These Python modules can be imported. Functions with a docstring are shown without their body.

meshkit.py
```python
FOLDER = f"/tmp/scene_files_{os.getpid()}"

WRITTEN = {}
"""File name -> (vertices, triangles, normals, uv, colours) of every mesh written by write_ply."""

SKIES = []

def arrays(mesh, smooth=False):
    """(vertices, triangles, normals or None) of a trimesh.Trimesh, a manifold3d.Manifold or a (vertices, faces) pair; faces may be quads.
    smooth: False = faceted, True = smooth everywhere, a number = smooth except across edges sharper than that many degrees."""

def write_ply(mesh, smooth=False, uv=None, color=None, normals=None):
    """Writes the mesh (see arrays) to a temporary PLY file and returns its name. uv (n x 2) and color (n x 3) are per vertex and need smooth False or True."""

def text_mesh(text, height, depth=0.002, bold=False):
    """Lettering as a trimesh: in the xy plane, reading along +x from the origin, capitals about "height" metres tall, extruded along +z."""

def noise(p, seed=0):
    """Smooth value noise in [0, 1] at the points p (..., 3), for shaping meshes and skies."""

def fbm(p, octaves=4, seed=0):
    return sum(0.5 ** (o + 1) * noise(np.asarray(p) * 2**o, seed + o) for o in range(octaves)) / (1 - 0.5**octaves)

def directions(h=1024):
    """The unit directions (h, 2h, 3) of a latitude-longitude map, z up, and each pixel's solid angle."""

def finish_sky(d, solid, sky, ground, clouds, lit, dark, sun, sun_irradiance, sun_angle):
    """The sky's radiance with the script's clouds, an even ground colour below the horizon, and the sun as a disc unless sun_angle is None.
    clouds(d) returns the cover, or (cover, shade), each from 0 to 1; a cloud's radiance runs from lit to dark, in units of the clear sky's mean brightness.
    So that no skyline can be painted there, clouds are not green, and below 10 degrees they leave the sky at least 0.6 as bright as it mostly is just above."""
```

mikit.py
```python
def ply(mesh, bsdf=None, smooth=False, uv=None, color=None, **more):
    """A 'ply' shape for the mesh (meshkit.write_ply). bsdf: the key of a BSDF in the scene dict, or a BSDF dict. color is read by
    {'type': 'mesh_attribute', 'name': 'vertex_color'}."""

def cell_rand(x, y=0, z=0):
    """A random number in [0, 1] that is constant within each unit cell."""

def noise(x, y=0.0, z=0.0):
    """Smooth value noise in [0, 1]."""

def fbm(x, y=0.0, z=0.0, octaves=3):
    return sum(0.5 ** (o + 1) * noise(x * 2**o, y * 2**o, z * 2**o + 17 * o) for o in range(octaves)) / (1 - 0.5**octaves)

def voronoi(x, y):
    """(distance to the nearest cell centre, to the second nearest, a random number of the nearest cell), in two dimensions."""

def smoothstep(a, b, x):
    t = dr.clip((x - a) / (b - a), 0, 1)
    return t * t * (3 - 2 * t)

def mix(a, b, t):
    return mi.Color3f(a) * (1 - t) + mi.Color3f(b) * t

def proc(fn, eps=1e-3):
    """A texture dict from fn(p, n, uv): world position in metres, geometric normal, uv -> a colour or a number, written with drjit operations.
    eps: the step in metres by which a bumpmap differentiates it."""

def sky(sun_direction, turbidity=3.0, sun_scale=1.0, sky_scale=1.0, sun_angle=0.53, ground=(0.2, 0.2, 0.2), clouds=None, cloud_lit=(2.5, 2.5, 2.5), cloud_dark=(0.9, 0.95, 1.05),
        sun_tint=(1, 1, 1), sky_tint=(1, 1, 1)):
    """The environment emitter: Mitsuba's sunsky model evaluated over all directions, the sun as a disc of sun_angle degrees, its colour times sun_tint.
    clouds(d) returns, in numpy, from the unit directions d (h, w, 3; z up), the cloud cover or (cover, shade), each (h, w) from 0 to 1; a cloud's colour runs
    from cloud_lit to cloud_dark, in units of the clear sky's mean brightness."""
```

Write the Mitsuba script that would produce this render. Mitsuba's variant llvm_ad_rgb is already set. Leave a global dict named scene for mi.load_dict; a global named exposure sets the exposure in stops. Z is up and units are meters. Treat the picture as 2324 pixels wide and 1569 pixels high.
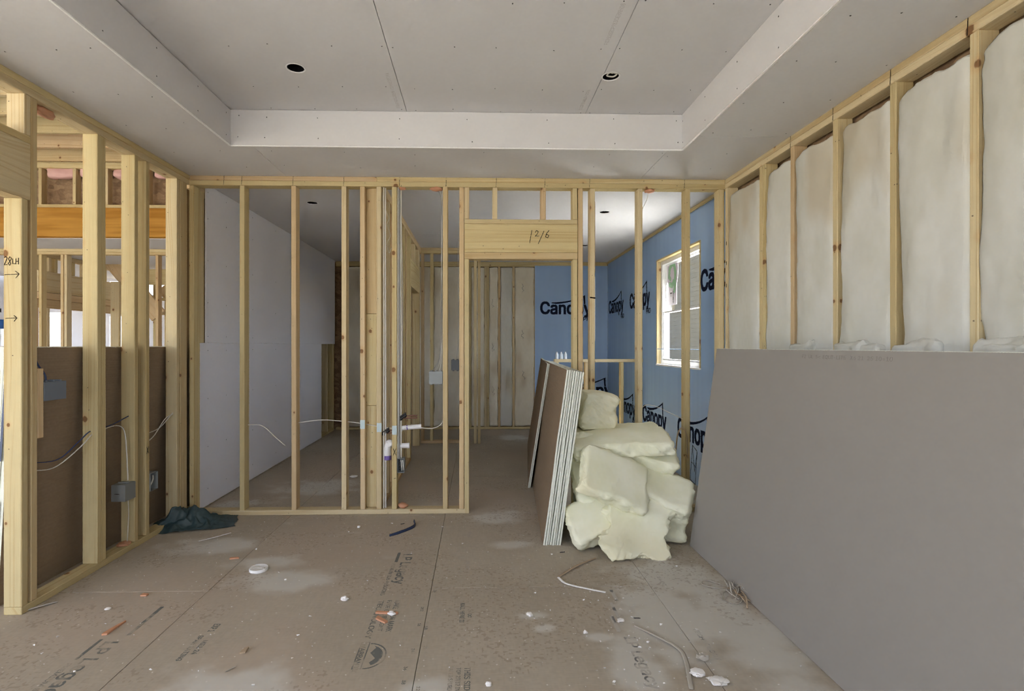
import math, random
import numpy as np, trimesh, mitsuba as mi, mikit, meshkit
import drjit as dr
from shapely.geometry import Polygon, LineString, Point, box as sbox
from shapely import affinity, union_all
from mikit import noise, fbm, voronoi, cell_rand, smoothstep, mix

scene, labels = {}, {}
T = mi.ScalarTransform4f
R = np.random.default_rng(7)
rnd = random.Random(11)

# ------------------------------------------------------------------ camera, sky, exposure
FPX, YAW, EYE = 1189.0, math.radians(1.5), 1.343
scene['camera'] = dict(
    type='perspective', fov=2 * math.degrees(math.atan(1162 / FPX)), fov_axis='x',
    to_world=T().look_at([0, 0, EYE], [math.sin(YAW), math.cos(YAW), EYE], [0, 0, 1]),
    principal_point_offset_x=-(1114.1 - 1162) / 2324, principal_point_offset_y=0.0,
    near_clip=0.02, far_clip=200.0)
scene['sky'] = mikit.sky([0.48, -0.45, 0.75], turbidity=4, sun_scale=1.0, sky_tint=(0.96, 1.0, 1.03), sun_tint=(0.80, 0.97, 1.20), sky_scale=1.0, ground=(0.34, 0.33, 0.32),
                         clouds=lambda d: 0.75, cloud_lit=(1.0, 1.0, 1.02), cloud_dark=(0.9, 0.9, 0.95))
exposure = 5.75

H = 2.685            # underside of the lower ceiling
TR = 2.932           # underside of the raised tray

# ------------------------------------------------------------------ materials
def two(b):
    return {'type': 'twosided', 'bsdf': b}
def rgb(c):
    return {'type': 'rgb', 'value': list(c)}
def diff(name, tex):
    scene[name] = two({'type': 'diffuse', 'reflectance': tex if isinstance(tex, dict) else rgb(tex)})
def plas(name, c, a=0.25):
    scene[name] = two({'type': 'roughplastic', 'diffuse_reflectance': c if isinstance(c, dict) else rgb(c), 'alpha': a})

def lumber_tex(tone_a, tone_b, tone_c, late):
    def fn(p, n, uv):
        k = dr.floor(uv.y / 4)
        s = (uv.y - 4 * k) * 0.15
        u = uv.x
        r1, r2, r3 = cell_rand(k, 1), cell_rand(k, 2), cell_rand(k, 3)
        warp = noise(u * 1.3 + r1 * 50, s * 9, k) * 0.05
        rings = noise((s + warp) * 150 + r2 * 90, u * 0.8, k)
        fine = noise(s * 900, u * 14, k)
        broad = fbm((s + warp) * 26 + r3 * 40, u * 0.7, k)
        base = mix(mix(tone_a, tone_b, smoothstep(0.25, 0.75, r1)), tone_c, smoothstep(0.62, 0.95, r2) * 0.8)
        base = base * (0.80 + 0.11 * r3)
        c = mix(base, mi.Color3f(late) * base, smoothstep(0.5, 0.92, rings) * 0.55 + smoothstep(0.5, 0.8, broad) * 0.25)
        c = c * (0.95 + 0.1 * fine)
        # knots: one every 0.45 m of board at most
        cu = dr.floor(u / 0.45)
        ku = (cu + 0.2 + 0.6 * cell_rand(cu, k, 5)) * 0.45
        ks = 0.01 + 0.10 * cell_rand(cu, k, 6)
        rad = 0.006 + 0.010 * cell_rand(cu, k, 7)
        d = dr.sqrt(dr.square((u - ku) * 0.8) + dr.square(s - ks)) / rad
        has = dr.select(cell_rand(cu, k, 8) < 0.65, 1.0, 0.0)
        kn = (1 - smoothstep(0.75, 1.15, d + 0.3 * (fine - 0.5))) * has
        halo = (1 - smoothstep(1.0, 2.8, d)) * has * 0.35
        c = mix(c, mi.Color3f(0.50, 0.30, 0.13), halo)
        c = mix(c, mi.Color3f(0.17, 0.075, 0.03), kn * 0.85)
        # nail heads and pitch specks
        cv = dr.floor(u / 0.16)
        d2 = dr.sqrt(dr.square(u - (cv + cell_rand(cv, k, 11)) * 0.16) + dr.square(s - 0.11 * cell_rand(cv, k, 12)))
        sp = (1 - smoothstep(0.0022, 0.0034, d2)) * dr.select(cell_rand(cv, k, 13) < 0.6, 1.0, 0.0)
        return mix(c, mi.Color3f(0.09, 0.06, 0.04), sp * 0.85)
    return mikit.proc(fn)
diff('lumber', lumber_tex((0.64, 0.53, 0.295), (0.70, 0.59, 0.38), (0.65, 0.475, 0.29), (0.80, 0.70, 0.55)))
def lvl_fn(p, n, uv):
    g = noise(p.x * 2.0, p.z * 60)
    b = fbm(p.x * 1.5, p.z * 14, 3)
    return mix((0.50, 0.27, 0.065), (0.36, 0.17, 0.035), 0.5 * g + 0.6 * smoothstep(0.4, 0.7, b))
diff('lvl', mikit.proc(lvl_fn))
def osb_fn(p, n, uv):
    a, b, r = voronoi((p.x + p.z * 0.3) * 16, (p.y + p.z) * 22)
    return mix((0.34, 0.24, 0.15), (0.22, 0.145, 0.09), r) * (0.85 + 0.3 * noise(p.x * 60, p.y * 60, p.z * 60))
diff('osb', mikit.proc(osb_fn))

def gyp_fn(c):
    c = mi.Color3f(c)
    def fn(p, n, uv):
        a = fbm(p.x * 2.2, p.y * 2.2, p.z * 2.2)
        b = noise(p.x * 70, p.y * 70, p.z * 70)
        return c * (0.965 + 0.05 * a + 0.025 * b)
    return fn
diff('gypsum_ceiling', mikit.proc(gyp_fn((0.615, 0.612, 0.625))))
diff('gypsum_wall', mikit.proc(gyp_fn((0.72, 0.73, 0.785))))
diff('gypsum_lean', mikit.proc(gyp_fn((0.285, 0.268, 0.246))))
def back_fn(p, n, uv):
    f = noise(p.x * 8, p.y * 8, p.z * 160) * 0.5 + 0.5 * noise(p.x * 90, p.y * 90, p.z * 90)
    return mix((0.235, 0.178, 0.122), (0.285, 0.22, 0.157), f)
diff('backing_paper', mikit.proc(back_fn))
def core_fn(p, n, uv):
    f = fbm(p.x * 120, p.y * 120, p.z * 60)
    return mix((0.62, 0.635, 0.56), (0.72, 0.735, 0.66), f)
diff('gypsum_core', mikit.proc(core_fn))

def glass_wool(c0, c1, stain, amount):
    def fn(p, n, uv):
        a = fbm(p.x * 5, p.y * 5, p.z * 2.2)
        b = noise(p.x * 55, p.y * 55, p.z * 22)
        c = mix(c0, c1, smoothstep(0.3, 0.7, a) * 0.7 + b * 0.3)
        s = smoothstep(0.56, 0.76, fbm(p.x * 3 + 9, p.y * 3 + 4, p.z * 1.3 + 5))
        return mix(c, stain, s * amount)
    return fn
diff('fiberglass_flat', mikit.proc(glass_wool((0.54, 0.535, 0.475), (0.62, 0.62, 0.585), (0.46, 0.39, 0.27), 0.6)))
diff('fiberglass_loose_flat', mikit.proc(glass_wool((0.74, 0.735, 0.53), (0.82, 0.815, 0.66), (0.72, 0.64, 0.42), 0.35)))
def fibre_bump(p, n, uv):
    return 0.0016 * fbm(p.x * 38 + p.z * 9, p.y * 38, p.z * 38) + 0.0009 * noise(p.x * 190, p.y * 190, p.z * 190)
FB_ = mikit.proc(fibre_bump, 1e-3)
scene['fiberglass'] = {'type': 'bumpmap', 'arbitrary': FB_, 'scale': 1.0, 'bsdf': scene.pop('fiberglass_flat')}
scene['fiberglass_loose'] = {'type': 'bumpmap', 'arbitrary': FB_, 'scale': 1.0, 'bsdf': scene.pop('fiberglass_loose_flat')}
diff('fiberglass_old', mikit.proc(glass_wool((0.62, 0.57, 0.46), (0.72, 0.68, 0.58), (0.44, 0.35, 0.23), 0.7)))
diff('fiberglass_pink', mikit.proc(glass_wool((0.62, 0.38, 0.36), (0.70, 0.47, 0.44), (0.5, 0.3, 0.25), 0.4)))

DUST = [(-1.10, 3.02, .34, .16), (-1.30, 3.28, .30, .13), (-0.95, 2.06, .32, .20), (0.24, 3.52, .16, .09), (-1.75, 3.55, .38, .17), (0.28, 2.60, .10, .05),
        (0.95, 2.6, .30, .60), (1.25, 2.5, .24, .75), (1.05, 3.05, .34, .28), (0.66, 2.15, .15, .30), (-0.2, 2.05, .16, .12), (-1.45, 5.0, .5, .35),
        (0.15, 4.1, .25, .2), (-2.0, 4.5, .22, .16), (0.55, 7.6, .25, .3), (1.3, 1.6, .3, .5), (0.32, 2.48, .07, .05), (0.56, 2.40, .09, .05)]
def floor_fn(p, n, uv):
    x, y = p.x, p.y
    w = fbm(x * 2.1, y * 2.1)
    strand = noise(x * 130, y * 40) * 0.5 + noise(x * 45 + 9, y * 190) * 0.5
    c = mix((0.37, 0.325, 0.26), (0.44, 0.395, 0.325), w) * (0.93 + 0.14 * strand)
    c = mix(c, mi.Color3f(0.445, 0.37, 0.30), smoothstep(0.5, 0.75, fbm(x * 1.1 + 31, y * 1.1)) * 0.5)
    rag = fbm(x * 7 + 3, y * 9, 0.0, 4)
    m = mi.Float(0)
    for (cx, cy, rx, ry) in DUST:
        q = dr.sqrt(dr.square((x - cx) / rx) + dr.square((y - cy) / ry))
        m = dr.maximum(m, dr.clip(1.25 - q, 0, 1))
    m = smoothstep(0.50, 1.05, m * 0.75 + rag * 0.75 + 0.01)
    speck = smoothstep(0.70, 0.80, noise(x * 85, y * 85)) * smoothstep(0.45, 0.6, fbm(x * 3, y * 3))
    c = mix(c, mi.Color3f(0.56, 0.55, 0.51), m * 0.80)
    c = mix(c, mi.Color3f(0.22, 0.16, 0.11), speck * 0.35)
    d1, d2, r = voronoi(x * 22, y * 22)
    c = mix(c, mi.Color3f(0.66, 0.64, 0.60), (1 - smoothstep(0.05, 0.10, d1)) * dr.select(r > 0.86, 0.8, 0.0))
    return c
diff('subfloor', mikit.proc(floor_fn))
def wrap_fn(p, n, uv):
    h = p.x * 0.9 + p.y
    a = noise(h * 7, p.z * 0.7) * 0.6 + noise(h * 19 + 4, p.z * 1.1) * 0.4
    return mix((0.30, 0.46, 0.73), (0.38, 0.55, 0.81), a)
def wrap_bump(p, n, uv):
    h = p.x * 0.9 + p.y
    return 0.012 * noise(h * 6, p.z * 0.6) + 0.003 * noise(h * 16 + 4, p.z * 1.6)
scene['house_wrap_sheet'] = {'type': 'bumpmap', 'arbitrary': mikit.proc(wrap_bump, 2e-3), 'scale': 1.0,
    'bsdf': two({'type': 'roughplastic', 'diffuse_reflectance': mikit.proc(wrap_fn), 'alpha': 0.35})}
diff('ink_navy', (0.012, 0.016, 0.035))
diff('ink_black', (0.025, 0.018, 0.015))
def worn(p, n, uv):
    return mix((0.15, 0.155, 0.145), (0.35, 0.31, 0.25), smoothstep(0.42, 0.74, fbm(p.x * 30, p.y * 22)))
diff('ink_worn', mikit.proc(worn))
def smear(p, n, uv):
    return mix((0.17, 0.17, 0.165), (0.44, 0.42, 0.38), smoothstep(0.30, 0.52, fbm(p.x * 34, p.y * 26)))
diff('ink_smear', mikit.proc(smear))
diff('ink_faint', (0.37, 0.345, 0.325))
diff('ink_ceiling', (0.50, 0.485, 0.49))
diff('ink_sheet', (0.215, 0.20, 0.185))
diff('screw_steel', (0.05, 0.05, 0.055))
plas('cable_white', (0.74, 0.72, 0.66), 0.3)
plas('cable_blue', (0.035, 0.06, 0.16), 0.3)
plas('cable_gray', (0.33, 0.33, 0.34), 0.3)
plas('box_blue_gray', (0.16, 0.19, 0.23), 0.3)
plas('box_gray', (0.25, 0.27, 0.27), 0.3)
plas('box_dark', (0.03, 0.035, 0.04), 0.3)
plas('black_rubber', (0.012, 0.012, 0.013), 0.35)
plas('pvc', (0.78, 0.77, 0.78), 0.2)
plas('primer_purple', (0.16, 0.10, 0.36), 0.3)
plas('vinyl', (0.86, 0.87, 0.88), 0.2)
plas('foam_orange', (0.72, 0.37, 0.22), 0.5)
plas('plate_steel', (0.55, 0.66, 0.68), 0.3)
scene['copper'] = two({'type': 'roughconductor', 'material': 'Cu', 'alpha': 0.3})
plas('copper_dull', (0.17, 0.07, 0.045), 0.3)
plas('cap_black', (0.01, 0.01, 0.012), 0.3)
plas('label_blue', (0.02, 0.12, 0.45), 0.3)
plas('label_white', (0.75, 0.75, 0.75), 0.3)
plas('tape_navy', (0.03, 0.05, 0.12), 0.3)
diff('plaster_white', (0.78, 0.77, 0.76))
diff('paper_tan', (0.40, 0.31, 0.22))
diff('sliver_gray', (0.42, 0.39, 0.34))
def teal_fn(p, n, uv):
    return mix((0.020, 0.045, 0.055), (0.055, 0.10, 0.11), fbm(p.x * 30, p.y * 30, p.z * 30))
plas('teal_plastic', mikit.proc(teal_fn), 0.3)
scene['pane_glass'] = {'type': 'thindielectric', 'int_ior': 1.5}
scene['bottle_plastic'] = {'type': 'thindielectric', 'int_ior': 1.45}
plas('sticker_gray', (0.72, 0.68, 0.75), 0.3)
plas('sticker_green', (0.30, 0.55, 0.33), 0.3)
plas('bottle_frost', (0.70, 0.76, 0.82), 0.15)
def siding_fn(p, n, uv):
    lap = p.z / 0.15 - dr.floor(p.z / 0.15)
    return mi.Color3f(0.075, 0.072, 0.059) * (0.96 + 0.08 * noise(p.y * 3, p.z * 40))
diff('siding', mikit.proc(siding_fn))
diff('gravel', (0.68, 0.67, 0.65))
diff('ground_soil', (0.24, 0.20, 0.15))
diff('concrete', (0.52, 0.51, 0.50))
diff('roofing', (0.25, 0.22, 0.19))
diff('can_black', (0.006, 0.006, 0.007))

# ------------------------------------------------------------------ naming helpers
def numbered(key):
    if key not in scene and key not in labels and not any(k.startswith(key + '__') for k in labels_roots):
        labels_roots.add(key); return key
    i = 1
    while f'{key}_{i:03d}' in labels_roots or f'{key}_{i:03d}' in scene:
        i += 1
    labels_roots.add(f'{key}_{i:03d}')
    return f'{key}_{i:03d}'
labels_roots = set()
counts = {}
def nxt(key):
    c = counts.get(key, -1) + 1
    counts[key] = c
    return key if c == 0 else f'{key}_{c:03d}'
def thing(name, label, cat, group=None):
    k = nxt(name)
    labels[k] = {'label': label, 'category': cat}
    if group: labels[k]['group'] = group
    return k
def struct(name, label):
    counts[name] = counts.get(name, -1) + 1
    labels[name] = {'label': label, 'kind': 'structure'}
    return name
def part(parent, name, mesh, mat, smooth=False, label=None, stuff=False, uv=None, tw=None):
    k = nxt(f'{parent}__{name}')
    s = mesh if isinstance(mesh, dict) else mikit.ply(mesh, mat, smooth=smooth, uv=uv)
    if tw is not None: s = {**s, 'to_world': tw}
    scene[k] = s
    if label or stuff:
        labels[k] = {}
        if label: labels[k]['label'] = label
        if stuff: labels[k]['kind'] = 'stuff'
    return k
def solo(name, mesh, mat, label, cat, group=None, smooth=False, stuff=False):
    k = nxt(name)
    scene[k] = mikit.ply(mesh, mat, smooth=smooth)
    labels[k] = {'label': label, 'category': cat}
    if group: labels[k]['group'] = group
    if stuff: labels[k]['kind'] = 'stuff'
    return k

# ------------------------------------------------------------------ mesh helpers
def cham_box(x0, x1, y0, y1, z0, z1, c=0.003):
    lo, hi = np.array([x0, y0, z0], float), np.array([x1, y1, z1], float)
    c = min(c, 0.3 * (hi - lo).min())
    pts = []
    for i in range(8):
        s = np.array([(i >> k) & 1 for k in range(3)])
        corner = np.where(s, hi, lo)
        inn = np.where(s, -c, c)
        for k in range(3):
            p = corner + inn; p[k] = corner[k]
            pts.append(p)
    return trimesh.convex.convex_hull(np.array(pts))
CHAM = {}
def cham_tpl():
    m = cham_box(-1, 1, -1, 1, -1, 1, 0.2)
    v = np.array(m.vertices); f = np.array(m.faces)
    s = np.sign(v); near = np.abs(np.abs(v) - 1) < 1e-6
    return s, near, f
_S, _NEAR, _F = cham_tpl()
def cbox(x0, x1, y0, y1, z0, z1, c=0.003):
    lo, hi = np.array([x0, y0, z0], float), np.array([x1, y1, z1], float)
    lo, hi = np.minimum(lo, hi), np.maximum(lo, hi)
    c = min(c, 0.3 * (hi - lo).min())
    half, mid = (hi - lo) / 2, (hi + lo) / 2
    v = mid + _S * np.where(_NEAR, half, half - c)
    return trimesh.Trimesh(v, _F, process=False)
NID = [0]
def board(parent, name, x0, x1, y0, y1, z0, z1, mat='lumber', jit=0.0, axis=None, label=None):
    """A length of sawn timber: eased edges, grain along its length, its own grain and tint."""
    NID[0] += 1
    m = cbox(x0, x1, y0, y1, z0, z1)
    v = np.array(m.vertices)
    d = np.array([abs(x1 - x0), abs(y1 - y0), abs(z1 - z0)])
    ax = int(np.argmax(d)) if axis is None else axis
    o = [k for k in range(3) if k != ax]
    lo = v.min(0)
    if jit:
        t = (v[:, ax] - lo[ax]) / d[ax]
        for k in o:
            v[:, k] += R.normal(0, jit) + R.normal(0, jit) * (t - 0.5)
        m = trimesh.Trimesh(v, m.faces, process=False)
    uv = np.stack([v[:, ax] - lo[ax] + R.uniform(0, 3), NID[0] * 4 + 0.4 + ((v[:, o[0]] - lo[o[0]]) + 0.7 * (v[:, o[1]] - lo[o[1]])) / 0.15], 1)
    return part(parent, name, m, mat, uv=uv, label=label)
def slab(poly, plane, a, b):
    """Extrude a shapely polygon; plane 'xy','xz','yz' gives its two axes, a..b the extent on the third."""
    m = trimesh.creation.extrude_polygon(poly, b - a, engine='earcut')
    v = np.array(m.vertices)
    if plane == 'xy': w = np.stack([v[:, 0], v[:, 1], v[:, 2] + a], 1); flip = False
    elif plane == 'xz': w = np.stack([v[:, 0], v[:, 2] + a, v[:, 1]], 1); flip = True
    else: w = np.stack([v[:, 2] + a, v[:, 0], v[:, 1]], 1); flip = False
    return trimesh.Trimesh(w, m.faces[:, ::-1] if flip else m.faces, process=False)
def frame_map(mesh, origin, a, b, c):
    v = np.array(mesh.vertices)
    M = np.stack([np.asarray(a, float), np.asarray(b, float), np.asarray(c, float)], 0)
    return trimesh.Trimesh(np.asarray(origin, float) + v @ M, mesh.faces, process=False)
def unit(v):
    v = np.asarray(v, float); return v / np.linalg.norm(v)
def smooth_path(pts, n=8):
    p = np.asarray(pts, float)
    if len(p) < 3: return p
    q = np.vstack([2 * p[0] - p[1], p, 2 * p[-1] - p[-2]])
    out = []
    for i in range(1, len(q) - 2):
        for t in np.linspace(0, 1, n, endpoint=False):
            a, b, c, d = q[i - 1], q[i], q[i + 1], q[i + 2]
            out.append(0.5 * (2 * b + (c - a) * t + (2 * a - 5 * b + 4 * c - d) * t * t + (3 * b - a - 3 * c + d) * t ** 3))
    out.append(p[-1])
    return np.array(out)
def tube(pts, r, sides=8, n=8, flat=1.0):
    p = smooth_path(pts, n)
    t = np.gradient(p, axis=0); t /= np.linalg.norm(t, axis=1, keepdims=True) + 1e-12
    ref = np.array([0, 0, 1.0]) if abs(t[0, 2]) < 0.9 else np.array([1.0, 0, 0])
    a = np.cross(t[0], ref); a /= np.linalg.norm(a)
    A = []
    for k in range(len(p)):
        a = a - t[k] * (a @ t[k]); a /= np.linalg.norm(a) + 1e-12; A.append(a)
    A = np.array(A); B = np.cross(t, A)
    ang = np.arange(sides) * 2 * np.pi / sides
    rr = np.broadcast_to(r, (len(p),))[:, None, None]
    v = p[:, None] + rr * (np.cos(ang)[None, :, None] * A[:, None] + flat * np.sin(ang)[None, :, None] * B[:, None])
    i, j = np.meshgrid(np.arange(len(p) - 1), np.arange(sides), indexing='ij')
    q = np.stack([i * sides + j, i * sides + (j + 1) % sides, (i + 1) * sides + (j + 1) % sides, (i + 1) * sides + j], -1).reshape(-1, 4)
    f = np.vstack([q[:, [0, 1, 2]], q[:, [0, 2, 3]]])
    nv = len(p) * sides
    caps = [[nv, (j + 1) % sides, j] for j in range(sides)] + [[nv + 1, nv - sides + j, nv - sides + (j + 1) % sides] for j in range(sides)]
    return trimesh.Trimesh(np.vstack([v.reshape(-1, 3), p[:1], p[-1:]]), np.vstack([f, caps]), process=False)
def ribbon(lines, w, depth=0.0006):
    """Marker strokes: polylines in a plane, as one flat raised mark."""
    g = union_all([LineString(l).buffer(w / 2, quad_segs=3) for l in lines])
    return trimesh.util.concatenate([trimesh.creation.extrude_polygon(q, depth, engine='earcut') for q in getattr(g, 'geoms', [g])])
def rounded_slab(sx, sy, sz, res, r, amp, tear, seed, sag=0.0, curl=0.0, rough=0.45, freq=7.0, warp=0.0):
    """A batt of glass wool: rounded, lumpy, with torn edges. Centred; x by y by z."""
    nx, ny, nz = (max(2, int(round(s / res))) for s in (sx, sy, sz))
    V, F, off = [], [], 0
    def face(na, nb, fn, flip):
        nonlocal off
        a, b = np.meshgrid(np.linspace(-1, 1, na + 1), np.linspace(-1, 1, nb + 1), indexing='ij')
        V.append(fn(a.ravel(), b.ravel()))
        i, j = np.meshgrid(np.arange(na), np.arange(nb), indexing='ij')
        q = np.stack([i * (nb + 1) + j, (i + 1) * (nb + 1) + j, (i + 1) * (nb + 1) + j + 1, i * (nb + 1) + j + 1], -1).reshape(-1, 4) + off
        if flip: q = q[:, ::-1]
        F.append(np.vstack([q[:, [0, 1, 2]], q[:, [0, 2, 3]]])); off += (na + 1) * (nb + 1)
    for s in (1, -1):
        face(nx, ny, lambda a, b: np.stack([a, b, a * 0 + s], 1), s < 0)
        face(ny, nz, lambda a, b: np.stack([a * 0 + s, a, b], 1), s < 0)
        face(nz, nx, lambda a, b: np.stack([b, a * 0 + s, a], 1), s < 0)
    m = trimesh.Trimesh(np.vstack(V), np.vstack(F), process=True)
    half = np.array([sx, sy, sz]) / 2
    p = np.array(m.vertices) * half
    c = np.clip(p, -(half - r), half - r)
    d = p - c
    L = np.linalg.norm(d, axis=1, keepdims=True)
    nrm = d / np.maximum(L, 1e-9)
    p = c + nrm * r
    o = seed * 13.7
    n1 = meshkit.fbm(p * freq + o, 2 if freq < 6 else 3, seed) - 0.5
    n2 = meshkit.fbm(p * 30 + o, 3, seed + 5) - 0.5
    p = p + nrm * (amp * 1.6 * n1 + amp * rough * n2)[:, None]
    if tear:
        for k in (0, 1):
            e = np.clip((np.abs(p[:, k]) / half[k] - 0.75) / 0.25, 0, 1)
            q = p * 11 + o + 40 * k; q[:, k] = np.sign(p[:, k]) * 3
            p[:, k] += np.sign(p[:, k]) * e * tear * (meshkit.fbm(q, 4, seed + 9) - 0.5) * 2
    if warp:
        q = np.stack([p[:, 0], p[:, 1], p[:, 0] * 0 + seed], 1)
        p[:, 2] += warp * 2 * (meshkit.noise(q * 3.2, seed + 31) - .5)
    if sag:
        p[:, 2] -= sag * (p[:, 0] / half[0]) ** 2
    if curl:
        p[:, 2] -= curl * (np.clip(-p[:, 1] / half[1], 0, 1)) ** 2
    return trimesh.Trimesh(p, m.faces, process=False)
def pose(loc, rx=0, ry=0, rz=0):
    M = trimesh.transformations.euler_matrix(math.radians(rx), math.radians(ry), math.radians(rz), 'sxyz')
    M[:3, 3] = loc
    return T(M)
def place(m, loc, rx=0, ry=0, rz=0):
    M = trimesh.transformations.euler_matrix(math.radians(rx), math.radians(ry), math.radians(rz), 'sxyz')
    M[:3, 3] = loc
    m = m.copy(); m.apply_transform(M); return m
def lathe(profile, n=24):
    return trimesh.creation.revolve(np.array(profile, float), sections=n)
def text_on(text, h, origin, a, b, bold=False, sx=1.0, depth=0.0006):
    m = meshkit.text_mesh(text, h, depth, bold)
    m.apply_scale([sx, 1, 1])
    return frame_map(m, origin, a, b, np.cross(a, b))
NX, NY, NZ = np.eye(3)

# ================================================================== THE SETTING
# ---- floor: subfloor panels with fine joints
struct('floor', 'dusty tan subfloor sheets with printed lettering and plaster dust')
g = 0.0012
col = [-9.2, -7.58, -6.36, -5.14, -3.92, -2.70, -1.47, -0.253, 0.965, 2.30]
for i in range(len(col) - 1):
    ys = [-2.3, 0.46, 2.904, 5.34, 7.78, 10.8] if i % 2 else [-2.3, 1.7, 4.14, 6.58, 9.02, 10.8]
    for a, b in zip(ys[:-1], ys[1:]):
        part('floor', 'panel', cbox(col[i] + g, col[i + 1] - g, a + g, b - g, -0.022, 0.0, 0.0015), 'subfloor')
part('floor', 'joist_deck', cbox(-9.3, 2.4, -2.4, 10.9, -0.12, -0.0225), 'osb')

# ---- ceiling of the main room: lower rim and raised tray
struct('ceiling', 'white gypsum board ceiling with a raised tray')
tx0, tx1, ty1, ty0 = -1.655, 1.407, 3.565, -1.2
e = 0.0015
rim = [Polygon([(-2.36, -2.2), (tx0, -2.2), (tx0, ty1), (-1.51 - e, ty1), (-1.51 - e, 4.24), (-2.36, 4.24)]),
       sbox(-1.51 + e, ty1, 1.313 - e, 4.24),
       Polygon([(1.313 + e, ty1), (tx1, ty1), (tx1, 3.322 + e), (2.1, 3.322 + e), (2.1, 4.24), (1.313 + e, 4.24)]),
       sbox(tx1, -2.2, 2.1, 3.322 - e), sbox(tx0, -2.2, tx1, ty0)]
for q in rim:
    part('ceiling', 'rim_panel', slab(q, 'xy', H, H + 0.0127), 'gypsum_ceiling')
holes = [(-1.039, 3.028), (0.788, 3.073)]
for a, b in ((tx0 - 0.01, -0.478 - e), (-0.478 + e, 0.742 - e), (0.742 + e, tx1 + 0.01)):
    q = sbox(a, ty0, b, ty1 + 0.01)
    for hx, hy in holes:
        q = q.difference(Point(hx, hy).buffer(0.051, quad_segs=12))
    part('ceiling', 'tray_panel', slab(q, 'xy', TR, TR + 0.0127), 'gypsum_ceiling')
part('ceiling', 'tray_riser', cbox(tx0 - 0.0127, tx1 + 0.0127, ty1, ty1 + 0.0127, H + 0.001, TR - 0.002, 0.001), 'gypsum_ceiling')
part('ceiling', 'tray_riser', cbox(tx0 - 0.0127, tx0, ty0, ty1 - 0.001, H + 0.001, TR - 0.006, 0.001), 'gypsum_ceiling')
part('ceiling', 'tray_riser', cbox(tx1, tx1 + 0.0127, ty0, ty1 - 0.001, H + 0.001, TR - 0.002, 0.001), 'gypsum_ceiling')
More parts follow.
